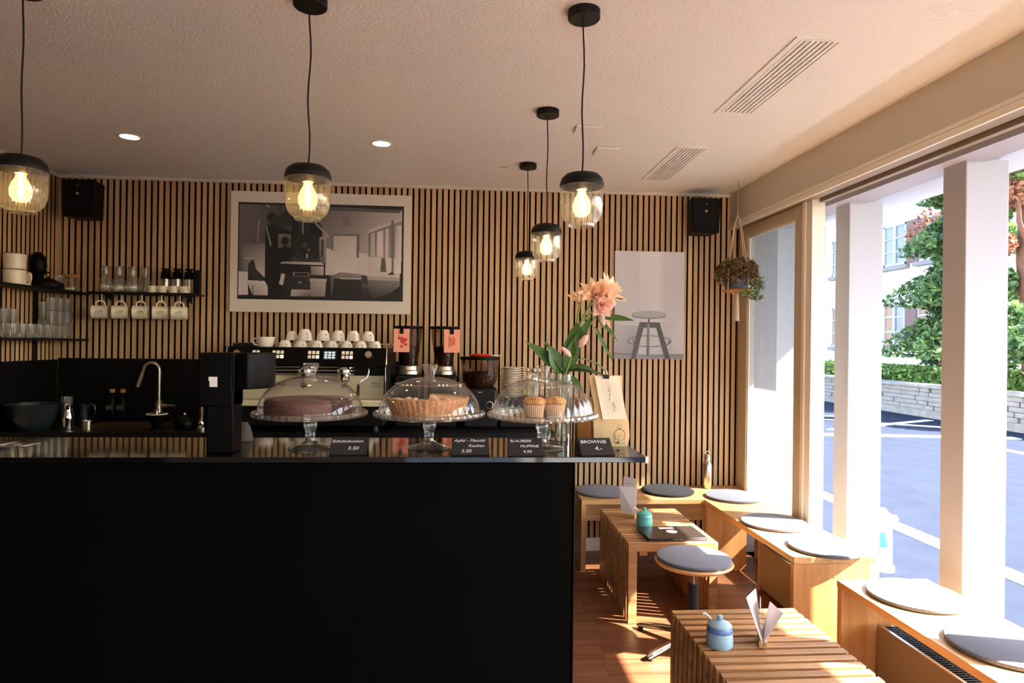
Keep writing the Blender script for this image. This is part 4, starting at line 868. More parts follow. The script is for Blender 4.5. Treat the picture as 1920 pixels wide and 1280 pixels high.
polys = [(rc(130, 210, 1672, 1105), 28),
    ([(140, 230), (620, 230), (620, 760), (140, 760)], [112, 70, 60, 96]),                      # shaded wall on the left
    ([(620, 230), (1300, 240), (1300, 700), (620, 760)], [66, 150, 170, 80]),
    ([(1270, 245), (1655, 250), (1655, 720), (1270, 720)], [150, 190, 215, 175]),
    ([(620, 235), (1640, 245), (1640, 275), (620, 262)], 92),
    ([(140, 590), (380, 590), (380, 900), (140, 860)], [92, 130, 205, 80]),                     # pale patch by the bags
    ([(940, 620), (1640, 700), (1640, 880), (940, 870)], [212, 222, 214, 205]),
    (rc(1000, 480, 1255, 640), 120), (rc(1012, 502, 1228, 860), [196, 208, 222, 218]),          # doorway
    (rc(1228, 490, 1252, 700), 112),
    ([(1000, 480), (1012, 500), (1012, 640), (990, 630)], 118),
    (rc(1092, 316, 1165, 410), 126),
    ([(1340, 440), (1655, 318), (1655, 345), (1340, 470)], 205), ([(1340, 470), (1655, 345), (1655, 700), (1340, 690)], [120, 150, 170, 140]),   # windows
    ([(1362, 475), (1400, 462), (1404, 690), (1362, 690)], 196), ([(1420, 458), (1478, 440), (1480, 690), (1420, 690)], 224), ([(1500, 430), (1528, 420), (1530, 700), (1500, 690)], 215),
    ([(1595, 400), (1650, 385), (1650, 840), (1595, 840)], [190, 228, 238, 230]), ([(1553, 350), (1580, 340), (1580, 850), (1553, 850)], 120),
    ([(1340, 700), (1560, 700), (1560, 860), (1340, 840)], [210, 226, 220, 200]),
    ([(1465, 700), (1500, 700), (1512, 830), (1455, 830)], 96),
    ([(1330, 870), (1640, 880), (1640, 915), (1330, 905)], 176), ([(1330, 905), (1640, 915), (1640, 980), (1540, 1035), (1390, 1080), (1330, 1000)], [120, 132, 120, 70, 60, 84]),
    ([(380, 420), (470, 410), (610, 470), (630, 480), (630, 1075), (380, 1075)], 22),           # dark machine mass, left
    (ell(440, 350, 46, 52), 36), ([(400, 380), (500, 330), (560, 290), (640, 300), (600, 420), (480, 450)], 48),
    (rc(500, 497, 618, 625), [120, 105, 96, 112]), (ell(562, 560, 36, 40), 24), ([(505, 640), (615, 620), (560, 600)], 28),
    ([(622, 330), (840, 330), (905, 420), (905, 760), (622, 760)], 24),                          # roaster drum
    ([(640, 330), (830, 330), (790, 420), (790, 470), (690, 470), (690, 420)], 48),
    (ell(758, 600, 128, 150), 34), (ell(758, 615, 112, 118), 44), (ell(758, 600, 90, 96), 30), (ell(748, 594, 18, 18), 110), (ell(748, 594, 10, 10), 40), (ell(784, 640, 14, 14), 128), (ell(784, 640, 7, 7), 40),
    ([(830, 385), (850, 385), (970, 500), (968, 530)], 168), ([(880, 520), (945, 500), (945, 760), (880, 760)], [150, 170, 130, 70]), ([(900, 540), (920, 540), (920, 700), (900, 700)], 60),
    ([(632, 690), (700, 730), (820, 730), (885, 690), (885, 755), (632, 755)], 62), (rc(763, 675, 773, 715), 205),
    ([(520, 765), (560, 752), (900, 752), (930, 772), (890, 785), (560, 785)], [205, 170, 190, 210, 150, 120]),     # cooling tray
    ([(522, 772), (930, 778), (925, 860), (860, 890), (560, 880), (522, 850)], [24, 30, 40, 40, 22, 20]), (rc(805, 790, 925, 872), [150, 205, 190, 120]),
    (rc(640, 850, 790, 905), 150), (rc(655, 856, 780, 880), 24),
    ([(570, 880), (880, 890), (850, 1075), (560, 1075)], [44, 60, 52, 40]), ([(535, 860), (568, 870), (548, 975), (512, 960)], 200),
    ([(800, 912), (950, 912), (940, 1070), (808, 1072)], [170, 196, 150, 130]), (rc(795, 905, 955, 928), 190), ([(628, 1010), (805, 1010), (805, 1072), (620, 1072)], [196, 160, 90, 176]),
    (rc(690, 935, 722, 948), 170),
    ([(985, 880), (1080, 840), (1260, 850), (1330, 880), (1345, 990), (1385, 1080), (990, 1085)], [90, 150, 190, 150, 60, 30, 40]),   # covered armchair
    ([(1020, 900), (1280, 900), (1300, 1060), (1010, 1070)], [44, 54, 36, 26]), ([(1080, 892), (1270, 892), (1275, 905), (1080, 905)], 190),
    ([(1275, 860), (1330, 870), (1345, 960), (1290, 940)], 62),
    ([(140, 850), (225, 855), (230, 1065), (140, 1068)], 214), ([(215, 930), (380, 935), (410, 985), (410, 1068), (270, 1068)], [214, 220, 190, 205, 170]), ([(225, 780), (275, 730), (300, 830), (380, 905), (340, 940), (225, 900)], 58),
    ([(185, 722), (285, 722), (275, 740), (190, 735)], 170), (rc(268, 975, 276, 1068), 60),
    ([(382, 430), (392, 420), (440, 600), (428, 615)], 150), ([(318, 360), (330, 360), (312, 590), (303, 580)], 150), ([(382, 230), (395, 228), (425, 250), (412, 254)], 190), (rc(722, 360, 732, 495), 165),
    ([(1490, 1080), (1540, 1035), (1640, 960), (1650, 1085)], 24), ([(1530, 845), (1570, 825), (1590, 855), (1530, 858)], 60)]
flat_print('photo_print', pic, -0.595 + 1.19 * (130 - 62) / 1668, -0.595 + 1.19 * (1668 - 68) / 1668, 0.805 * (1215 - 1100) / 1090, 0.805 - 0.805 * (212 - 112) / 1090, -0.0225, R1, polys)
pic2 = thing('stool_print', 'tall grey print showing a swivel stool on the slatted wall', 'picture', (1.292, WALL_Y, 1.338))
obj('board', B().box(-0.247, 0.247, -0.022, -0.001, 0, 0.752), 'printpaper', pic2)
R2 = (158, 152, 798, 1140)
P2 = [(rc(158, 152, 798, 1140), [196, 190, 168, 172]), ([(158, 152), (420, 152), (380, 800), (158, 900)], [190, 186, 182, 170]), ([(380, 152), (560, 152), (560, 800), (380, 800)], [198, 206, 190, 182]), ([(560, 152), (630, 152), (630, 800), (560, 800)], [204, 186, 176, 190]),
      ([(158, 820), (400, 840), (380, 1100), (158, 1090)], [168, 150, 128, 140]), ([(560, 800), (798, 780), (798, 1100), (600, 1090)], [170, 180, 168, 150]),
      ([(158, 1092), (480, 1098), (798, 1088), (798, 1140), (158, 1140)], [128, 118, 112, 124, 128]), ([(158, 1086), (340, 1092), (340, 1100), (158, 1096)], 96)]
ring = ell(480, 975, 204, 54, 40); inner = ell(480, 975, 194, 46, 40)
for i in range(40): P2.append(([ring[i], ring[(i + 1) % 40], inner[(i + 1) % 40], inner[i]], 96))
P2 += [([(322, 955), (330, 950), (352, 1010), (342, 1012)], 96), ([(672, 955), (680, 962), (650, 1012), (640, 1008)], 96),
       ([(388, 802), (574, 802), (578, 848), (545, 852), (420, 852), (384, 842)], 72), ([(388, 805), (428, 848), (352, 1140), (312, 1140)], 74), ([(572, 805), (540, 848), (628, 1140), (676, 1140)], 70),
       (rc(466, 765, 480, 805), 52), (rc(456, 812, 482, 1110), [110, 128, 112, 100]), (rc(458, 1040, 470, 1110), 84),
       ([(316, 730), (628, 730), (628, 745)] + ell(472, 745, 156, 27, 14, 0, PI) + [(316, 745)], 120), (ell(472, 730, 157, 32, 30), 148), (ell(472, 728, 140, 24, 30), 156)]
for i in range(40):
    if ring[i][1] > 975: P2.append(([ring[i], ring[(i + 1) % 40], inner[(i + 1) % 40], inner[i]], 92))
flat_print('photo_print', pic2, -0.247, 0.247, 0, 0.752, -0.0225, R2, P2, (1.08, 1.06, 1.07))

# ------------------------------------------------------------------ hanging plant
hp = thing('hanging_plant', 'dried red and green plant hanging in a rope sling', 'plant', (1.765, 4.10, 1.79))
obj('wooden_tray', B().lathe([(0.001, 0), (0.088, 0), (0.09, 0.004), (0.088, 0.011), (0.001, 0.011)], n=32), 'kraftdark', hp)
obj('pot', B().lathe([(0.001, 0.011), (0.062, 0.011), (0.076, 0.08), (0.078, 0.10), (0.07, 0.10), (0.06, 0.05), (0.001, 0.05)], n=28), 'greypot', hp)
for k in range(4):
    a = 0.5 + PI / 2 * k; d = Vector((math.cos(a), math.sin(a), 0))
    obj('rope', B().tube([d * 0.02 + Vector((0, 0, -0.015)), d * 0.088 + Vector((0, 0, 0.006)), d * 0.084 + Vector((0, 0, 0.12)), d * 0.03 + Vector((0, 0, 0.42)), Vector((0, 0, 0.50)), Vector((0, 0, 0.70))], 0.0032, 6), 'rope', hp)
obj('tassel', B().cyl((0, 0, -0.005), (0, 0, -0.19), 0.010, 0.017, n=10), 'rope', hp)
obj('hook', B().tube([(0, 0, 0.72), (0, 0, 0.705), (0.008, 0, 0.698), (0, 0, 0.69)], 0.002, 6), 'steel', hp)
def plant_fn(r):
    v = Vector((r.gauss(0, 1), r.gauss(0, 1), r.gauss(0, 1))).normalized() * (r.random() ** 0.33)
    return (v.x * 0.145, v.y * 0.13, 0.125 + v.z * 0.10 - 0.35 * max(0, abs(v.x) - 0.6) * 0.2)
obj('dried_foliage', leaf_cloud(1500, plant_fn, 0.017, 1.7, 21), 'plantleaf', hp, label='dried reddish foliage', kind='stuff')
trail = leaf_cloud(160, lambda r: (0.10 + r.random() * 0.06, r.uniform(-0.05, 0.05), 0.10 - r.random() * 0.15), 0.016, 1.7, 22)
t2 = leaf_cloud(60, lambda r: (-0.02 + r.random() * 0.08, -0.09 + r.uniform(-0.02, 0.02), 0.02 - r.random() * 0.06), 0.014, 1.7, 23); trail.add(t2.v, t2.f)
obj('trailing_leaves', trail, 'plantgreen', hp, label='green trailing leaves', kind='stuff')

# ------------------------------------------------------------------ back counter
WZ = 0.90
wt = thing('back_worktop', 'black worktop along the slatted wall with an inset sink', 'worktop', (0, 0, 0))
obj('top', B().box(-2.658, -2.30, 3.88, 4.478, 0.865, WZ).box(-1.80, 0.56, 3.88, 4.478, 0.865, WZ).box(-2.30, -1.80, 3.88, 4.05, 0.865, WZ).box(-2.30, -1.80, 4.36, 4.478, 0.865, WZ), 'black', wt)
sk = thing('kitchen_sink', 'brown steel sink basin set into the black worktop', 'sink', (0, 0, 0))
obj('basin', B().box(-2.30, -1.80, 4.05, 4.06, 0.72, 0.902).box(-2.30, -1.80, 4.35, 4.36, 0.72, 0.902).box(-2.30, -2.29, 4.06, 4.35, 0.72, 0.902).box(-1.81, -1.80, 4.06, 4.35, 0.72, 0.902).box(-2.30, -1.80, 4.05, 4.36, 0.715, 0.72), 'bronze', sk)
obj('drain', B().lathe([(0.001, 0.7205), (0.035, 0.7205), (0.04, 0.7225), (0.04, 0.72)], c=(-2.05, 4.2, 0), n=20), 'steel', sk)
tag(obj('backsplash_panel', B().box(-2.640, -0.42, 4.462, 4.479, WZ + 0.001, 1.305), 'black'), 'black backsplash panel on the back wall behind the sink', 'panel')
tag(obj('backsplash_panel', B().box(-2.659, -2.642, 3.4, 4.46, WZ + 0.001, 1.295), 'black'), 'black backsplash panel on the left wall under the shelves', 'panel')
for i in range(6):
    x0 = -2.655 + i * 0.535
    cb = thing('base_cabinet', 'black base cabinet under the worktop, %s from the left' % ORD[i], 'cabinet', (x0, 3.93, 0))
    obj('body', B().box(0, 0.53, 0.02, 0.54, 0.08, 0.70 if i < 2 else 0.862), 'black', cb)
    dr = obj('door', B().box(0.003, 0.527, 0, 0.018, 0.09, 0.855), 'blackmetal', cb)
    obj('grip', B().box(0.1, 0.43, -0.012, 0.0, 0.83, 0.842), 'blackmetal', dr)
fc = thing('kitchen_faucet', 'brushed gooseneck faucet beside the sink', 'faucet', (-1.965, 4.385, WZ))
obj('base', B().lathe([(0.001, 0), (0.026, 0), (0.026, 0.006), (0.021, 0.01), (0.021, 0.13), (0.015, 0.14)], n=22), 'steel', fc)
obj('spout', B().tube([(0, 0, 0.13), (0, 0, 0.33)] + [(-0.05 + 0.05 * math.cos(a), 0, 0.33 + 0.05 * math.sin(a)) for a in [i * PI / 10 for i in range(1, 9)]] + [(-0.106, -0.0, 0.31)], 0.0115, 12), 'steel', fc)
obj('spray_head', B().cyl((-0.105, 0, 0.315), (-0.135, 0, 0.225), 0.0145, 0.016, n=16), 'steel', fc)
lv = obj('lever', B().cyl((0.02, 0, 0.105), (0.045, 0, 0.105), 0.014, n=14), 'steel', fc)
obj('lever_arm', B().cyl((0.045, 0, 0.106), (0.105, -0.01, 0.104), 0.007, 0.006, n=10), 'steel', lv)
o = obj('mixing_bowl', B().lathe([(0.001, 0), (0.08, 0), (0.085, 0.004), (0.12, 0.07), (0.138, 0.14), (0.142, 0.150), (0.134, 0.150), (0.11, 0.06), (0.07, 0.012), (0.001, 0.010)], n=40), 'bowl', loc=(-2.492, 3.99, WZ)); tag(o, 'large dark green mixing bowl on the worktop left of the sink', 'bowl')
pt = thing('milk_pitcher', 'polished steel milk pitcher at the left sink edge', 'pitcher', (-2.308, 4.0, WZ))
obj('body', B().lathe([(0.001, 0), (0.034, 0), (0.036, 0.006), (0.030, 0.035), (0.034, 0.05), (0.036, 0.075), (0.025, 0.105), (0.023, 0.125), (0.029, 0.146), (0.027, 0.146), (0.021, 0.12), (0.021, 0.10)], n=28), 'chrome', pt)
pt2 = thing('milk_pitcher', 'black milk pitcher with a bright wire handle beside the sink', 'pitcher', (-2.345, 4.22, WZ))
obj('body', B().lathe([(0.001, 0), (0.040, 0), (0.042, 0.05), (0.034, 0.10), (0.038, 0.125), (0.036, 0.125), (0.03, 0.10)], n=24), 'blackmetal', pt2)
obj('handle', B().tube([(0.034, -0.01, 0.11), (0.05, -0.01, 0.13), (0.075, -0.01, 0.12), (0.078, -0.01, 0.08), (0.066, -0.01, 0.05), (0.04, -0.01, 0.045)], 0.004, 8), 'chrome', pt2)
gk = thing('measuring_glass', 'tall clear glass with a stirring stick near the bowl', 'glass', (-2.46, 4.25, WZ))
obj('glass_wall', B().lathe([(0.001, 0.003), (0.030, 0.0), (0.034, 0.17), (0.032, 0.17), (0.028, 0.006)], n=24), 'glassrim', gk)
obj('stick', B().cyl((0.01, 0, 0.01), (-0.045, 0, 0.26), 0.004, n=8), 'blackplastic', gk)
for k, x in enumerate((-2.272, -2.205)):
    t = thing('soap_bottle', ['black bottle with wooden cap behind the sink, left of two', 'black bottle with wooden cap behind the sink, right of two'][k], 'bottle', (x, 4.41, WZ), 0, 'black bottles with wooden caps')
    obj('body', B().lathe([(0.001, 0), (0.029, 0), (0.031, 0.005), (0.031, 0.135), (0.022, 0.155), (0.014, 0.165), (0.014, 0.185), (0.001, 0.185)], n=24), 'blackplastic', t)
    obj('cap', B().lathe([(0.016, 0.185), (0.017, 0.187), (0.017, 0.206), (0.015, 0.208), (0.001, 0.208)], n=20), 'kraftdark', t, label='wooden cap')
    bl_ = B()
    for q in range(4): bl_.box(-0.020 + q * 0.010, -0.0185 + q * 0.010, -0.0322, -0.0318, 0.075, 0.105)
    for q in range(3): bl_.box(-0.020 + q * 0.010, -0.0125 + q * 0.010, -0.0322, -0.0318, 0.075 + 0.014 * q, 0.0765 + 0.014 * q)
    obj('label_print', bl_, 'greyink', t)
o = obj('steel_cup', B().lathe([(0.001, 0), (0.022, 0), (0.024, 0.055), (0.022, 0.055), (0.02, 0.004), (0.001, 0.004)], n=20), 'steel', loc=(-2.185, 3.975, WZ)); tag(o, 'small steel beaker before the sink', 'beaker')
dp = thing('coffee_dripper', 'black cone dripper with a pale rim right of the faucet', 'dripper', (-1.80, 3.99, WZ))
obj('cone', B().lathe([(0.001, 0), (0.040, 0), (0.041, 0.008), (0.024, 0.022), (0.03, 0.04), (0.056, 0.088), (0.058, 0.092)], n=28), 'blackplastic', dp)
obj('rim', B().lathe([(0.054, 0.090), (0.059, 0.092), (0.059, 0.096), (0.053, 0.096)], n=28), 'porcelain', dp)
obj('knob', B().lathe([(0.05, 0.094), (0.012, 0.099), (0.006, 0.106), (0.013, 0.116), (0.008, 0.124), (0.001, 0.125)], n=20), 'chrome', dp)
kt = thing('small_kettle', 'round black kettle on the worktop near the till', 'kettle', (-1.645, 4.0, WZ))
obj('body', B().lathe([(0.001, 0), (0.042, 0), (0.055, 0.02), (0.056, 0.045), (0.04, 0.075), (0.022, 0.083), (0.001, 0.085)], n=28), 'blackplastic', kt)
obj('lid_knob', B().sphere((0, 0, 0.092), 0.010, 12), 'chrome', kt)
obj('spout', B().tube([(-0.05, 0, 0.04), (-0.075, 0, 0.06), (-0.08, 0, 0.085)], 0.008, 8), 'blackplastic', kt)
tm = thing('coffee_tamper', 'polished tamper with a tall handle beside the till', 'tamper', (-1.545, 3.99, WZ))
obj('foot', B().lathe([(0.001, 0), (0.029, 0), (0.029, 0.016), (0.018, 0.026), (0.022, 0.045), (0.014, 0.06), (0.001, 0.062)], n=24), 'chrome', tm)
obj('handle', B().lathe([(0.012, 0.06), (0.010, 0.08), (0.014, 0.11), (0.012, 0.14), (0.001, 0.148)], n=20), 'bronze', tm)
o = obj('upturned_bowl', B().lathe([(0.066, 0), (0.068, 0.003), (0.060, 0.03), (0.046, 0.06), (0.036, 0.068), (0.034, 0.076), (0.001, 0.076)], n=32), 'stonedark', loc=(-0.672, 2.05, LZ)); o.scale = (0.47, 0.47, 0.72); tag(o, 'small grey brown upturned beaker on the ledge behind the till', 'beaker')

# ------------------------------------------------------------------ espresso machine
EX0, EX1, EY = -1.395, -0.445, 3.90
em = thing('espresso_machine', 'wide black and steel espresso machine on the back worktop', 'coffee machine', (EX0, EY, WZ)); EW = EX1 - EX0
obj('body', B().box(0.03, EW - 0.03, 0.10, 0.50, 0.04, 0.47), 'blackmetal', em, bev=0.006)
obj('base_plate', B().box(0.02, EW - 0.02, 0.02, 0.48, 0.035, 0.155), 'black', em, bev=0.004)
for x in (0.08, EW - 0.08):
    for y in (0.06, 0.42): obj('foot', B().lathe([(0.001, 0), (0.024, 0), (0.02, 0.036), (0.001, 0.036)], c=(x, y, 0), n=16), 'blackmetal', em)
for (x, s) in ((0.0, 1), (EW - 0.022, -1)):
    sp = obj('side_panel', B().prism([(x, -0.02, 0.17), (x, 0.46, 0.17), (x, 0.46, 0.50), (x, 0.04, 0.50), (x, 0.012, 0.40)], [(x + 0.022, -0.02, 0.17), (x + 0.022, 0.46, 0.17), (x + 0.022, 0.46, 0.50), (x + 0.022, 0.04, 0.50), (x + 0.022, 0.012, 0.40)]), 'black', em)
    xx = x + 0.011
    obj('chrome_edge', B().tube([(xx, 0.04, 0.503), (xx, 0.010, 0.40), (xx, -0.024, 0.385), (xx, -0.024, 0.17), (xx, -0.005, 0.14), (xx, -0.008, 0.09)], 0.0045, 8), 'chrome', sp)
fp = obj('control_panel', B().prism([(0.022, 0.012, 0.395), (0.022, 0.06, 0.395), (0.022, 0.07, 0.498), (0.022, 0.045, 0.498)], [(EW - 0.022, 0.012, 0.395), (EW - 0.022, 0.06, 0.395), (EW - 0.022, 0.07, 0.498), (EW - 0.022, 0.045, 0.498)]), 'blackplastic', em, label='sloped black control panel')
tilt = math.atan2(0.033, 0.103)
def on_panel(x, h, out=0.0): return Vector((x, 0.012 + 0.033 * h - out, 0.395 + 0.103 * h))
def pbox(x, h, w, z, th=0.003):
    b = B(); p = on_panel(x, h); up_ = Vector((0, math.sin(tilt), math.cos(tilt))); n = Vector((0, -math.cos(tilt), math.sin(tilt)))
    c = [p + Vector((sx * w / 2, 0, 0)) + up_ * (sz * z / 2) for sx, sz in ((-1, -1), (1, -1), (1, 1), (-1, 1))]
    return b.prism([v + n * 0.0003 for v in c], [v + n * th for v in c])
for (gx, cols) in ((0.178, 2), (0.305, 3), (0.511, 3), (0.707, 3)):
    for r in range(2):
        for c in range(cols):
            hot = cols == 3 and r == 1 and c == 2
            obj('button', pbox(gx + (c - (cols - 1) / 2) * 0.0235, 0.70 - 0.25 * r, 0.017, 0.019), 'buttonhot' if hot else 'button', fp)
obj('display', pbox(0.605, 0.56, 0.070, 0.050), 'screen', fp)
for i in range(3):
    for j in range(3): obj('screen_digits', pbox(0.583 + j * 0.022, 0.70 - 0.14 * i, 0.014, 0.008, 0.0036), 'screenlit', fp)
for x in (0.075, 0.834):
    p = on_panel(x, 0.56); n = Vector((0, -math.cos(tilt), math.sin(tilt)))
    obj('steam_knob', B().cyl(p, p + n * 0.026, 0.022, 0.020, n=22), 'steel', fp)
obj('cup_tray', B().box(0.022, EW - 0.022, 0.07, 0.49, 0.468, 0.476), 'steel', em)
obj('tray_rail', B().tube([(0.02, 0.12, 0.51), (0.02, 0.48, 0.52), (EW - 0.02, 0.48, 0.52), (EW - 0.02, 0.12, 0.51)], 0.005, 8), 'chrome', em)
obj('rear_hood', B().box(-0.015, 0.11, 0.2, 0.46, 0.47, 0.52), 'blackmetal', em, bev=0.006)
obj('splash_panel', B().box(0.03, EW - 0.03, 0.092, 0.10, 0.19, 0.345), 'steelwarm', em, label='warm shining steel splash panel')
obj('dark_band', B().box(0.03, EW - 0.03, 0.085, 0.0915, 0.33, 0.394), 'black', em)
tr = obj('drip_tray', B().box(0.03, EW - 0.03, -0.03, 0.092, 0.155, 0.19), 'steelwarm', em, bev=0.004)
obj('tray_grate', B().box(0.05, EW - 0.05, -0.022, 0.085, 0.1905, 0.193), 'steel', tr)
for z in (0.382, 0.362, 0.34): obj('chrome_bar', B().cyl((0.12, 0.03, z), (0.75, 0.03, z), 0.005, n=10), 'chrome', em)
for gx in (0.25, 0.465, 0.69):
    g = obj('group_head', B().lathe([(0.001, 0.0), (0.036, 0.0), (0.040, 0.008), (0.040, 0.022), (0.034, 0.026), (0.046, 0.034), (0.046, 0.05), (0.030, 0.066), (0.001, 0.066)], c=(gx, 0.035, 0.318), n=28), 'chrome', em)
    h = obj('portafilter', B().lathe([(0.001, 0.0), (0.022, 0.002), (0.034, 0.014), (0.036, 0.03), (0.001, 0.03)], c=(gx, 0.035, 0.288), n=24).cyl((gx, 0.0, 0.303), (gx + 0.01, -0.05, 0.298), 0.010, n=12).tube([(gx, 0.035, 0.29), (gx, 0.035, 0.275), (gx + 0.012, 0.035, 0.265)], 0.007, 8), 'chrome', em)
    obj('grip', B().cyl((gx + 0.01, -0.05, 0.298), (gx + 0.03, -0.14, 0.285), 0.012, 0.016, n=14), 'blackplastic', h)
obj('steam_wand', B().tube([(0.835, 0.03, 0.385), (0.84, 0.0, 0.35), (0.83, -0.02, 0.325), (0.795, -0.03, 0.30), (0.783, -0.03, 0.26), (0.782, -0.03, 0.205)], 0.006, 10), 'chrome', em)
obj('wand_sleeve', B().cyl((0.785, -0.03, 0.285), (0.782, -0.03, 0.215), 0.0085, n=10), 'rubber', em)
text('maker_lettering', 'DALLA\nCORTE', 0.019, 'ink', em, mtx((0.87, 0.0915, 0.275), PI / 2))
# cups on top
def cup_mesh():
    return B().lathe([(0.001, 0.004), (0.022, 0.0), (0.024, 0.004), (0.034, 0.022), (0.040, 0.052), (0.041, 0.062), (0.039, 0.062), (0.036, 0.04), (0.026, 0.012), (0.001, 0.008)], n=26)
def cup_handle():
    return B().tube([(0.036, 0, 0.052), (0.052, 0, 0.054), (0.060, 0, 0.042), (0.054, 0, 0.028), (0.034, 0, 0.022)], 0.004, 8)
cme1, cme2 = mesh_from(cup_mesh(), 'bowl'), mesh_from(cup_handle(), 'handle'); cme1.materials.append(M['porcelain']); cme2.materials.append(M['porcelain'])
def cup(label, x, y, z, rz, flip, s=1.0, tip=0.0):
    t = thing('coffee_cup', label, 'cup', (x, y, z + (0.062 * s if flip else 0)), rz, 'white cups stacked on the espresso machine'); t.scale = (s, s, s)
    t.rotation_euler = (PI + tip if flip else tip, 0, rz)
    for nm, me in (('bowl', cme1), ('handle', cme2)):
        o = bpy.data.objects.new(nm, me); COL.objects.link(o); o.parent = t
    return t
TZ = WZ + 0.4765
cxs = [-1.08, -0.985, -0.89, -0.80, -0.712, -0.626, -0.54]
for i, x in enumerate(cxs): cup('white cup upside down in the front row on the coffee machine, %s from the left' % ORD[i], x, 4.046, TZ, random.uniform(-1.35, -0.85), True)
for i, x in enumerate([-1.03, -0.935, -0.84, -0.75, -0.66, -0.57]): cup('white cup upside down in the rear row on the coffee machine, %s from the left' % ORD[i], x, 4.142, TZ, random.uniform(1.2, 1.9), True)
for i, (x, y, s) in enumerate([(-1.055, 4.10, 0.9), (-0.965, 4.055, 1.1), (-0.855, 4.055, 1.0), (-0.765, 4.055, 1.0), (-0.675, 4.06, 1.0), (-0.585, 4.06, 0.95)]): cup('white cup in the upper layer on the coffee machine, %s from the left' % ORD[i], x, y, TZ + 0.0628, random.uniform(-1.3, -0.8), True, s)
cup('large upright white cup at the left end of the coffee machine top', -1.20, 4.06, TZ, PI, False, 1.3)

# ------------------------------------------------------------------ grinders
def grinder(label, x, tagx, tagsgn):
    t = thing('coffee_grinder', label, 'grinder', (x, 4.17, WZ))
    obj('body', B().box(-0.085, 0.085, -0.09, 0.12, 0.0, 0.33), 'blackmetal', t, bev=0.02)
    obj('collar', B().lathe([(0.062, 0.33), (0.078, 0.335), (0.078, 0.356), (0.070, 0.362), (0.066, 0.385), (0.001, 0.386)], n=32), 'steel', t, label='bright steel collar')
    obj('hopper', B().lathe([(0.050, 0.386), (0.058, 0.42), (0.080, 0.56), (0.085, 0.622)], n=36), 'smoke', t)
    obj('beans', B().lathe([(0.001, 0.39), (0.046, 0.39), (0.055, 0.42), (0.069, 0.505), (0.001, 0.52)], n=24), 'beans', t)
    obj('lid', B().lathe([(0.001, 0.622), (0.088, 0.622), (0.09, 0.626), (0.088, 0.638), (0.001, 0.640)], n=36), 'blackplastic', t)
    ct = obj('control_face', B().box(-0.045, 0.045, -0.096, -0.09, 0.22, 0.31), 'blackplastic', t)
    for q in (-0.025, 0.0, 0.025): obj('lamp_dot', B().cyl((q, -0.096, 0.27), (q, -0.098, 0.27), 0.006, n=10), 'screenlit', ct)
    obj('chute', B().tube([(0, -0.09, 0.20), (0, -0.12, 0.17), (0, -0.12, 0.12)], 0.02, 12), 'blackplastic', t)
    fk = obj('fork', B().box(-0.03, -0.018, -0.16, -0.09, 0.09, 0.10).box(0.018, 0.03, -0.16, -0.09, 0.09, 0.10), 'steel', t)
    tg = obj('tag_card', B().box(tagx - 0.049, tagx + 0.049, -0.0935, -0.0925, 0.474, 0.618), 'pinktag', t, label='pink card clipped to the hopper')
    obj('tag_clip', B().box(tagx - 0.012, tagx + 0.012, -0.098, -0.085, 0.588, 0.632), 'blackplastic', tg)
    pr_ = B(); rnd = random.Random(int(tagx * 1000) + 5)
    if tagsgn:
        for q in range(9): pr_.sphere((tagx + rnd.uniform(-0.03, 0.03), -0.0936, 0.545 + rnd.uniform(-0.04, 0.045)), rnd.uniform(0.006, 0.012), 8, sz=0.9)
        vsn = [(vx, -0.0936 + (vy + 0.0936) * 0.03, vz) for vx, vy, vz in pr_.v]; pr_.v = vsn
    else:
        for q in range(6): pr_.box(tagx - 0.02 + q * 0.007, tagx - 0.016 + q * 0.007, -0.0941, -0.0936, 0.505 + rnd.random() * 0.02, 0.53 + rnd.random() * 0.05)
        pr_.box(tagx - 0.015, tagx + 0.025, -0.0941, -0.0936, 0.558, 0.561)
    obj('red_print', pr_, 'redprint', tg)
grinder('coffee grinder with pink flowered tag beside the espresso machine', -0.345, -0.038, True)
grinder('coffee grinder with pink lettered tag on its right side', -0.122, 0.050, False)
g3 = thing('coffee_grinder', 'squat black grinder with a wide clear hopper and red lid piece', 'grinder', (0.107, 4.16, WZ))
obj('body', B().box(-0.11, 0.11, -0.10, 0.13, 0.0, 0.255), 'blackmetal', g3, bev=0.02)
obj('hopper', B().lathe([(0.085, 0.256), (0.11, 0.30), (0.122, 0.43)], n=36), 'smoke', g3)
obj('beans', B().lathe([(0.001, 0.258), (0.075, 0.258), (0.095, 0.30), (0.10, 0.35), (0.001, 0.36)], n=24), 'beans', g3)
l3 = obj('lid', B().lathe([(0.001, 0.43), (0.126, 0.43), (0.128, 0.436), (0.124, 0.448), (0.001, 0.449)], n=36), 'blackplastic', g3)
obj('logo_print', B().tube([(-0.01, -0.1015, 0.235), (-0.01, -0.1015, 0.228), (0.01, -0.1015, 0.228), (0.01, -0.1015, 0.235)], 0.0015, 5), 'chalk', g3)
obj('doser_ring', B().lathe([(0.020, -0.001), (0.024, 0.0), (0.020, 0.001)], c=(0.06, -0.103, 0.15), n=20, mat3=Matrix.Rotation(PI / 2, 3, 'X')), 'steel', g3)
rp = thing('red_scoop', 'flat red plastic scoop lying on the squat grinder lid', 'scoop', (0.11, 4.16, WZ + 0.4495))
obj('dish', B().lathe([(0.001, 0), (0.065, 0), (0.072, 0.008), (0.062, 0.017), (0.001, 0.019)], n=28), 'redplastic', rp)
obj('handle', B().box(0.06, 0.13, -0.008, 0.008, 0.006, 0.011), 'porcelain', rp)

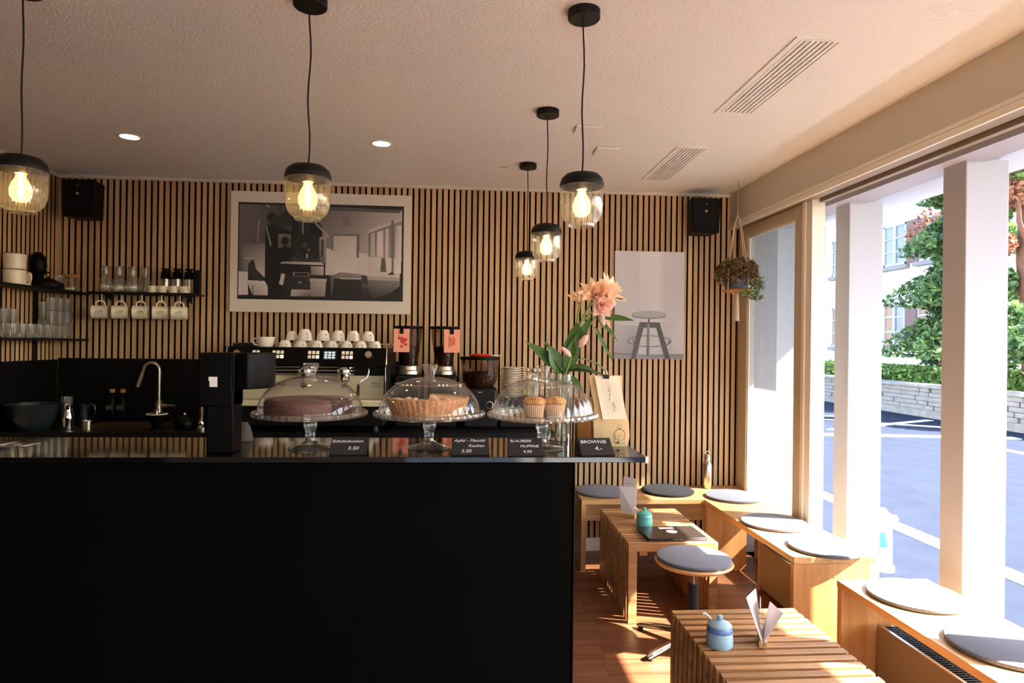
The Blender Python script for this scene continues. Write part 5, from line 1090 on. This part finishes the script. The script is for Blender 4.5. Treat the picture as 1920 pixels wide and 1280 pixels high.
bx = thing('knock_box', 'black box under the stack of saucers', 'box', (0.40, 4.25, WZ))
obj('case', B().box(-0.165, 0.14, -0.12, 0.12, 0, 0.185), 'blackmetal', bx, bev=0.008)
obj('lid_plate', B().box(-0.16, 0.135, -0.115, 0.115, 0.185, 0.19), 'black', bx)
sau = mesh_from(B().lathe([(0.001, 0), (0.035, 0), (0.038, 0.003), (0.074, 0.012), (0.076, 0.0145), (0.071, 0.0145), (0.03, 0.005), (0.001, 0.004)], n=36), 'saucer'); sau.materials.append(M['porcelain'])
for i in range(13):
    o = bpy.data.objects.new('saucer', sau); COL.objects.link(o); o.location = (0.318 + random.uniform(-0.003, 0.003), 4.21 + random.uniform(-0.003, 0.003), WZ + 0.1905 + i * 0.0148)
    tag(o, 'white saucer in the stack behind the muffin dome, %s from the bottom' % ORD[i], 'saucer', 'stacked white saucers')
cg = thing('cutlery_glass', 'glass holding small spoons right of the saucer stack', 'glass', (0.455, 4.21, WZ + 0.1905))
obj('glass_wall', B().lathe([(0.001, 0.004), (0.042, 0.0), (0.048, 0.135), (0.046, 0.135), (0.040, 0.008)], n=28), 'glassrim', cg)
for i in range(9):
    a = i * 0.7; r = 0.02; q = random.uniform(-0.03, 0.03)
    spn = thing('teaspoon', 'steel teaspoon standing among others in the cutlery glass', 'spoon', (0.455 + r * math.cos(a), 4.21 + r * math.sin(a), WZ + 0.196), 0, 'teaspoons in the glass')
    obj('shaft', B().tube([(0, 0, 0), (q * 0.4, 0, 0.08), (q, 0, 0.155)], 0.002, 6), 'steel', spn)
    obj('bowl', B().sphere((q * 1.1, 0, 0.168), 0.011, 10, sz=1.5), 'steel', spn)

# ------------------------------------------------------------------ shelf on the back wall
sh = thing('wall_shelf', 'black steel shelf on the back wall with mugs hooked below', 'shelf', (-2.06, WALL_Y, 1.722))
obj('board', B().box(-0.335, 0.335, -0.15, -0.001, 0, 0.008), 'blackmetal', sh)
obj('front_lip', B().box(-0.335, 0.335, -0.153, -0.15, -0.004, 0.012), 'blackmetal', sh)
for x in (-0.25, 0.25): obj('bracket', B().prism([(x, -0.13, 0), (x, -0.001, 0), (x, -0.001, -0.05)], [(x + 0.006, -0.13, 0), (x + 0.006, -0.001, 0), (x + 0.006, -0.001, -0.05)]), 'blackmetal', sh)
obj('end_post', B().box(0.30, 0.335, -0.10, -0.06, 0.008, 0.165), 'black', sh)
MX = [-2.33, -2.205, -2.08, -1.955, -1.84]
for x in MX: obj('hook', B().tube([(x + 2.06, -0.10, 0.0), (x + 2.06, -0.10, -0.03), (x + 2.06 + 0.006, -0.10, -0.046), (x + 2.06, -0.10, -0.052), (x + 2.06 - 0.008, -0.10, -0.044)], 0.0022, 6), 'steel', sh)
mugb = mesh_from(B().lathe([(0.001, 0.0), (0.038, 0.0), (0.042, 0.004), (0.042, 0.085), (0.044, 0.092), (0.041, 0.094), (0.038, 0.085), (0.038, 0.008), (0.001, 0.006)], n=32), 'body'); mugb.materials.append(M['cream'])
mugh = mesh_from(B().tube([(0.040, 0, 0.072), (0.058, 0, 0.074), (0.070, 0, 0.062), (0.072, 0, 0.046), (0.066, 0, 0.030), (0.054, 0, 0.022), (0.040, 0, 0.022)], 0.005, 8), 'handle'); mugh.materials.append(M['cream'])
lg2 = B()
def onmug(a, z, r=0.0426): return (r * math.cos(a), r * math.sin(a), z)
lg2.tube([onmug(-PI / 2 - 0.45 + 0.1, 0.026 + i * 0.006) for i in range(7)], 0.0007, 5)
lg2.tube([onmug(-PI / 2 + 0.28 * math.sin(i * 2.4) - 0.02, 0.026 + i * 0.0035) for i in range(14)], 0.0011, 5); lg2.tube([onmug(-PI / 2 + 0.18 + 0.18 * math.cos(i * 1.9), 0.03 + i * 0.003) for i in range(10)], 0.0009, 5)
mugl = mesh_from(lg2, 'emblem_print'); mugl.materials.append(M['ink'])
for i, x in enumerate(MX):
    t = thing('hanging_mug', 'cream mug with black emblem hanging from a hook, %s from the left' % ORD[i], 'mug', (x + 0.046, 4.38, 1.605), 0, 'cream mugs hanging under the shelf')
    # the mug lies on its side: rim to the left, handle up on the hook
    t.rotation_euler = Matrix(((0.0, 0.0, -1.0), (0.0, 1.0, 0.0), (1.0, 0.0, 0.0))).to_euler(); t.rotation_euler.rotate_axis('X', 0.28)
    for nm, me in (('body', mugb), ('handle', mugh), ('emblem_print', mugl)):
        o = bpy.data.objects.new(nm, me); COL.objects.link(o); o.parent = t
car = mesh_from(B().lathe([(0.001, 0.003), (0.034, 0.0), (0.040, 0.02), (0.040, 0.06), (0.028, 0.095), (0.018, 0.115), (0.018, 0.15), (0.025, 0.172), (0.023, 0.172), (0.016, 0.148), (0.016, 0.116)], n=28), 'glass_wall'); car.materials.append(M['glassrim'])
carr = mesh_from(B().lathe([(0.0185, 0.117), (0.020, 0.121), (0.0185, 0.125)], n=24).lathe([(0.0405, 0.018), (0.0412, 0.022), (0.0405, 0.026)], n=24), 'glass_ring'); carr.materials.append(M['glassrim'])
i = 0
for (y, xs) in ((4.368, [-2.30, -2.215, -2.13]), (4.447, [-2.258, -2.172, -2.087])):
    for x in xs:
        t = thing('glass_carafe', 'clear glass carafe on the back wall shelf, %s' % ['leftmost of the front row', 'middle of the front row', 'rightmost of the front row', 'leftmost of the rear row', 'middle of the rear row', 'rightmost of the rear row'][i], 'carafe', (x, y - (0.01 if i > 2 else 0), 1.7305), 0, 'glass carafes on the wall shelf'); i += 1
        for nm, me in (('glass_wall', car), ('glass_ring', carr)):
            o = bpy.data.objects.new(nm, me); COL.objects.link(o); o.parent = t
ec1 = mesh_from(B().lathe([(0.001, 0.0), (0.027, 0.0), (0.030, 0.004), (0.031, 0.048), (0.029, 0.048), (0.027, 0.008), (0.001, 0.006)], n=26), 'bowl'); ec1.materials.append(M['cream'])
ec2 = mesh_from(B().tube([(0.029, 0, 0.042), (0.042, 0, 0.042), (0.044, 0, 0.03), (0.030, 0, 0.024)], 0.0045, 8), 'handle'); ec2.materials.append(M['cream'])
EXS = [-2.008, -1.943, -1.876, -1.809]
for i, x in enumerate(EXS):
    t = thing('espresso_cup', 'small cream cup on the back wall shelf, %s from the left' % ORD[i], 'cup', (x, 4.37, 1.7305), -0.5, 'small cream cups on the wall shelf')
    for nm, me in (('bowl', ec1), ('handle', ec2)):
        o = bpy.data.objects.new(nm, me); COL.objects.link(o); o.parent = t
for i, x in enumerate([-1.955, -1.882, -1.806]):
    t = thing('coffee_press', 'black topped coffee press behind the small cups, %s from the left' % ORD[i], 'coffee press', (x, 4.43, 1.7305), 0, 'coffee presses on the wall shelf')
    obj('chamber', B().lathe([(0.001, 0.002), (0.028, 0.0), (0.028, 0.105), (0.026, 0.105)], n=24), 'glassrim', t)
    obj('plunger', B().cyl((0, 0, 0.02), (0, 0, 0.11), 0.012, n=12), 'steel', t)
    obj('collar', B().lathe([(0.028, 0.10), (0.035, 0.102), (0.0355, 0.112), (0.031, 0.118), (0.031, 0.145), (0.001, 0.146)], n=6), 'blackplastic', t)
    obj('top_knob', B().lathe([(0.014, 0.145), (0.013, 0.155), (0.024, 0.158), (0.024, 0.168), (0.001, 0.170)], n=18), 'blackplastic', t)

# ------------------------------------------------------------------ shelves on the left wall
for k, z in enumerate((1.722, 1.422)):
    t = thing('wall_shelf', ['upper black steel shelf on the left wall holding mugs', 'lower black steel shelf on the left wall full of glasses'][k], 'shelf', (LEFT_X, 3.9, z))
    obj('board', B().box(0.001, 0.2, -0.55, 0.575, 0, 0.007), 'blackmetal', t)
    obj('front_lip', B().box(0.2, 0.203, -0.55, 0.575, -0.003, 0.010), 'blackmetal', t)
    for yy in (0.02, 0.33): obj('bracket', B().box(0.001, 0.012, yy, yy + 0.03, -0.30 if k == 0 else -0.13, 0.0), 'blackmetal', t)
UZ, LWZ = 1.7295, 1.4295
mug2 = mesh_from(B().lathe([(0.001, 0.0), (0.040, 0.0), (0.044, 0.004), (0.047, 0.078), (0.045, 0.078), (0.041, 0.008), (0.001, 0.006)], n=30), 'body'); mug2.materials.append(M['cream'])
mrim = mesh_from(B().lathe([(0.045, 0.0775), (0.0475, 0.078), (0.0475, 0.0805), (0.045, 0.081)], n=30), 'rim'); mrim.materials.append(M['ink'])
def emug(label, x, y, z, rz, emb=False):
    t = thing('enamel_mug', label, 'mug', (x, y, z), rz, 'cream enamel mugs on the left shelf'); t.scale = (1.2, 1.2, 1.12)
    for nm, me in (('body', mug2), ('rim', mrim), ('handle', mugh)):
        o = bpy.data.objects.new(nm, me); COL.objects.link(o); o.parent = t
    return t
emug('cream enamel mug at the bottom of the stack on the left shelf', -2.55, 3.90, UZ, 2.2)
emug('cream enamel mug on top of the stack on the left shelf', -2.55, 3.90, UZ + 0.0912, 2.0)
t = emug('cream enamel mug with emblem behind the black kettle', -2.60, 4.022, UZ + 0.0, -0.35); t.location.z = UZ
kt2 = thing('black_kettle', 'black low kettle with an arched handle on the left shelf', 'kettle', (-2.505, 4.13, UZ))
obj('body', B().lathe([(0.001, 0), (0.07, 0), (0.082, 0.01), (0.08, 0.035), (0.05, 0.05), (0.001, 0.053)], n=32), 'blackplastic', kt2)
obj('handle', B().tube([(-0.02, -0.07, 0.04), (-0.01, -0.075, 0.08), (0.0, -0.045, 0.098), (0.0, 0.0, 0.10)], 0.006, 8), 'blackplastic', kt2)
obj('lid', B().lathe([(0.045, 0.05), (0.03, 0.06), (0.008, 0.064), (0.008, 0.074), (0.001, 0.076)], n=24), 'blackplastic', kt2)
bgb = thing('hand_grinder', 'tall glossy black hand grinder on the left shelf', 'grinder', (-2.61, 4.20, UZ))
obj('body', B().lathe([(0.001, 0), (0.030, 0), (0.031, 0.09), (0.038, 0.10), (0.046, 0.15), (0.040, 0.20), (0.018, 0.228), (0.001, 0.232)], n=28), 'blackplastic', bgb)
obj('steel_band', B().box(0.028, 0.036, 0.02, 0.03, 0.11, 0.19), 'steel', bgb)
def tumbler(h, r0_, r1_): return mesh_from(B().lathe([(0.001, 0.006), (r0_ - 0.002, 0.0), (r0_, 0.003), (r1_, h), (r1_ - 0.002, h), (r0_ - 0.002, 0.010), (0.001, 0.011)], n=24), 'glass_wall')
server = thing('glass_server', 'small round glass server left of the wooden collared flask', 'carafe', (-2.535, 4.275, UZ))
obj('glass_wall', B().lathe([(0.001, 0.002), (0.035, 0.0), (0.045, 0.02), (0.044, 0.05), (0.030, 0.085), (0.034, 0.10), (0.032, 0.10), (0.028, 0.083)], n=26), 'glassrim', server)
chx = thing('glass_flask', 'glass pour over flask with an amber wooden collar', 'carafe', (-2.535, 4.40, UZ))
obj('glass_wall', B().lathe([(0.001, 0.002), (0.048, 0.0), (0.056, 0.02), (0.048, 0.055), (0.034, 0.085), (0.050, 0.115), (0.048, 0.115), (0.032, 0.085)], n=30), 'glassrim', chx)
obj('collar', B().lathe([(0.052, 0.096), (0.054, 0.100), (0.053, 0.112), (0.05, 0.112)], n=30), 'kraftdark', chx, label='amber wooden collar')
obj('tie', B().box(0.035, 0.041, -0.058, -0.050, 0.02, 0.122).box(0.028, 0.048, -0.062, -0.052, 0.098, 0.112), 'redplastic' if False else 'kraftdark', chx)
gm1, gm2 = tumbler(0.085, 0.027, 0.033), tumbler(0.115, 0.024, 0.034)
gm1.materials.append(M['glassrim']); gm2.materials.append(M['glassrim'])
gi = 0
def tum(me, x, y, z, lb):
    o = bpy.data.objects.new('drinking_glass', me); COL.objects.link(o); o.location = (x, y, z); tag(o, lb, 'glass', 'drinking glasses on the lower left shelf')
for i, y in enumerate([3.86, 3.935, 4.01, 4.085, 4.155]): tum(gm1, -2.53, y, LWZ, 'short drinking glass in the front row of the lower shelf, %s from the left' % ORD[i])
for i, y in enumerate([3.90, 3.975, 4.05, 4.125]): tum(gm1, -2.605, y, LWZ, 'short drinking glass in the rear row of the lower shelf, %s from the left' % ORD[i])
for i, y in enumerate([3.90, 3.975]): tum(gm1, -2.605, y, LWZ + 0.0855, ['short glass stacked on the rear row, left of two', 'short glass stacked on the rear row, right of two'][i])
for i, y in enumerate([4.225, 4.30, 4.375]):
    for l in range(3): tum(gm1, -2.54, y, LWZ + l * 0.0855, 'stacked glass in the %s front tower, %s layer from the bottom' % (['left', 'middle', 'right'][i], ORD[l]))
for i, y in enumerate([4.26, 4.335]):
    for l in range(2): tum(gm2, -2.61, y, LWZ + l * 0.1155, 'tall stacked glass in the %s rear tower, %s layer from the bottom' % (['left', 'right'][i], ORD[l]))
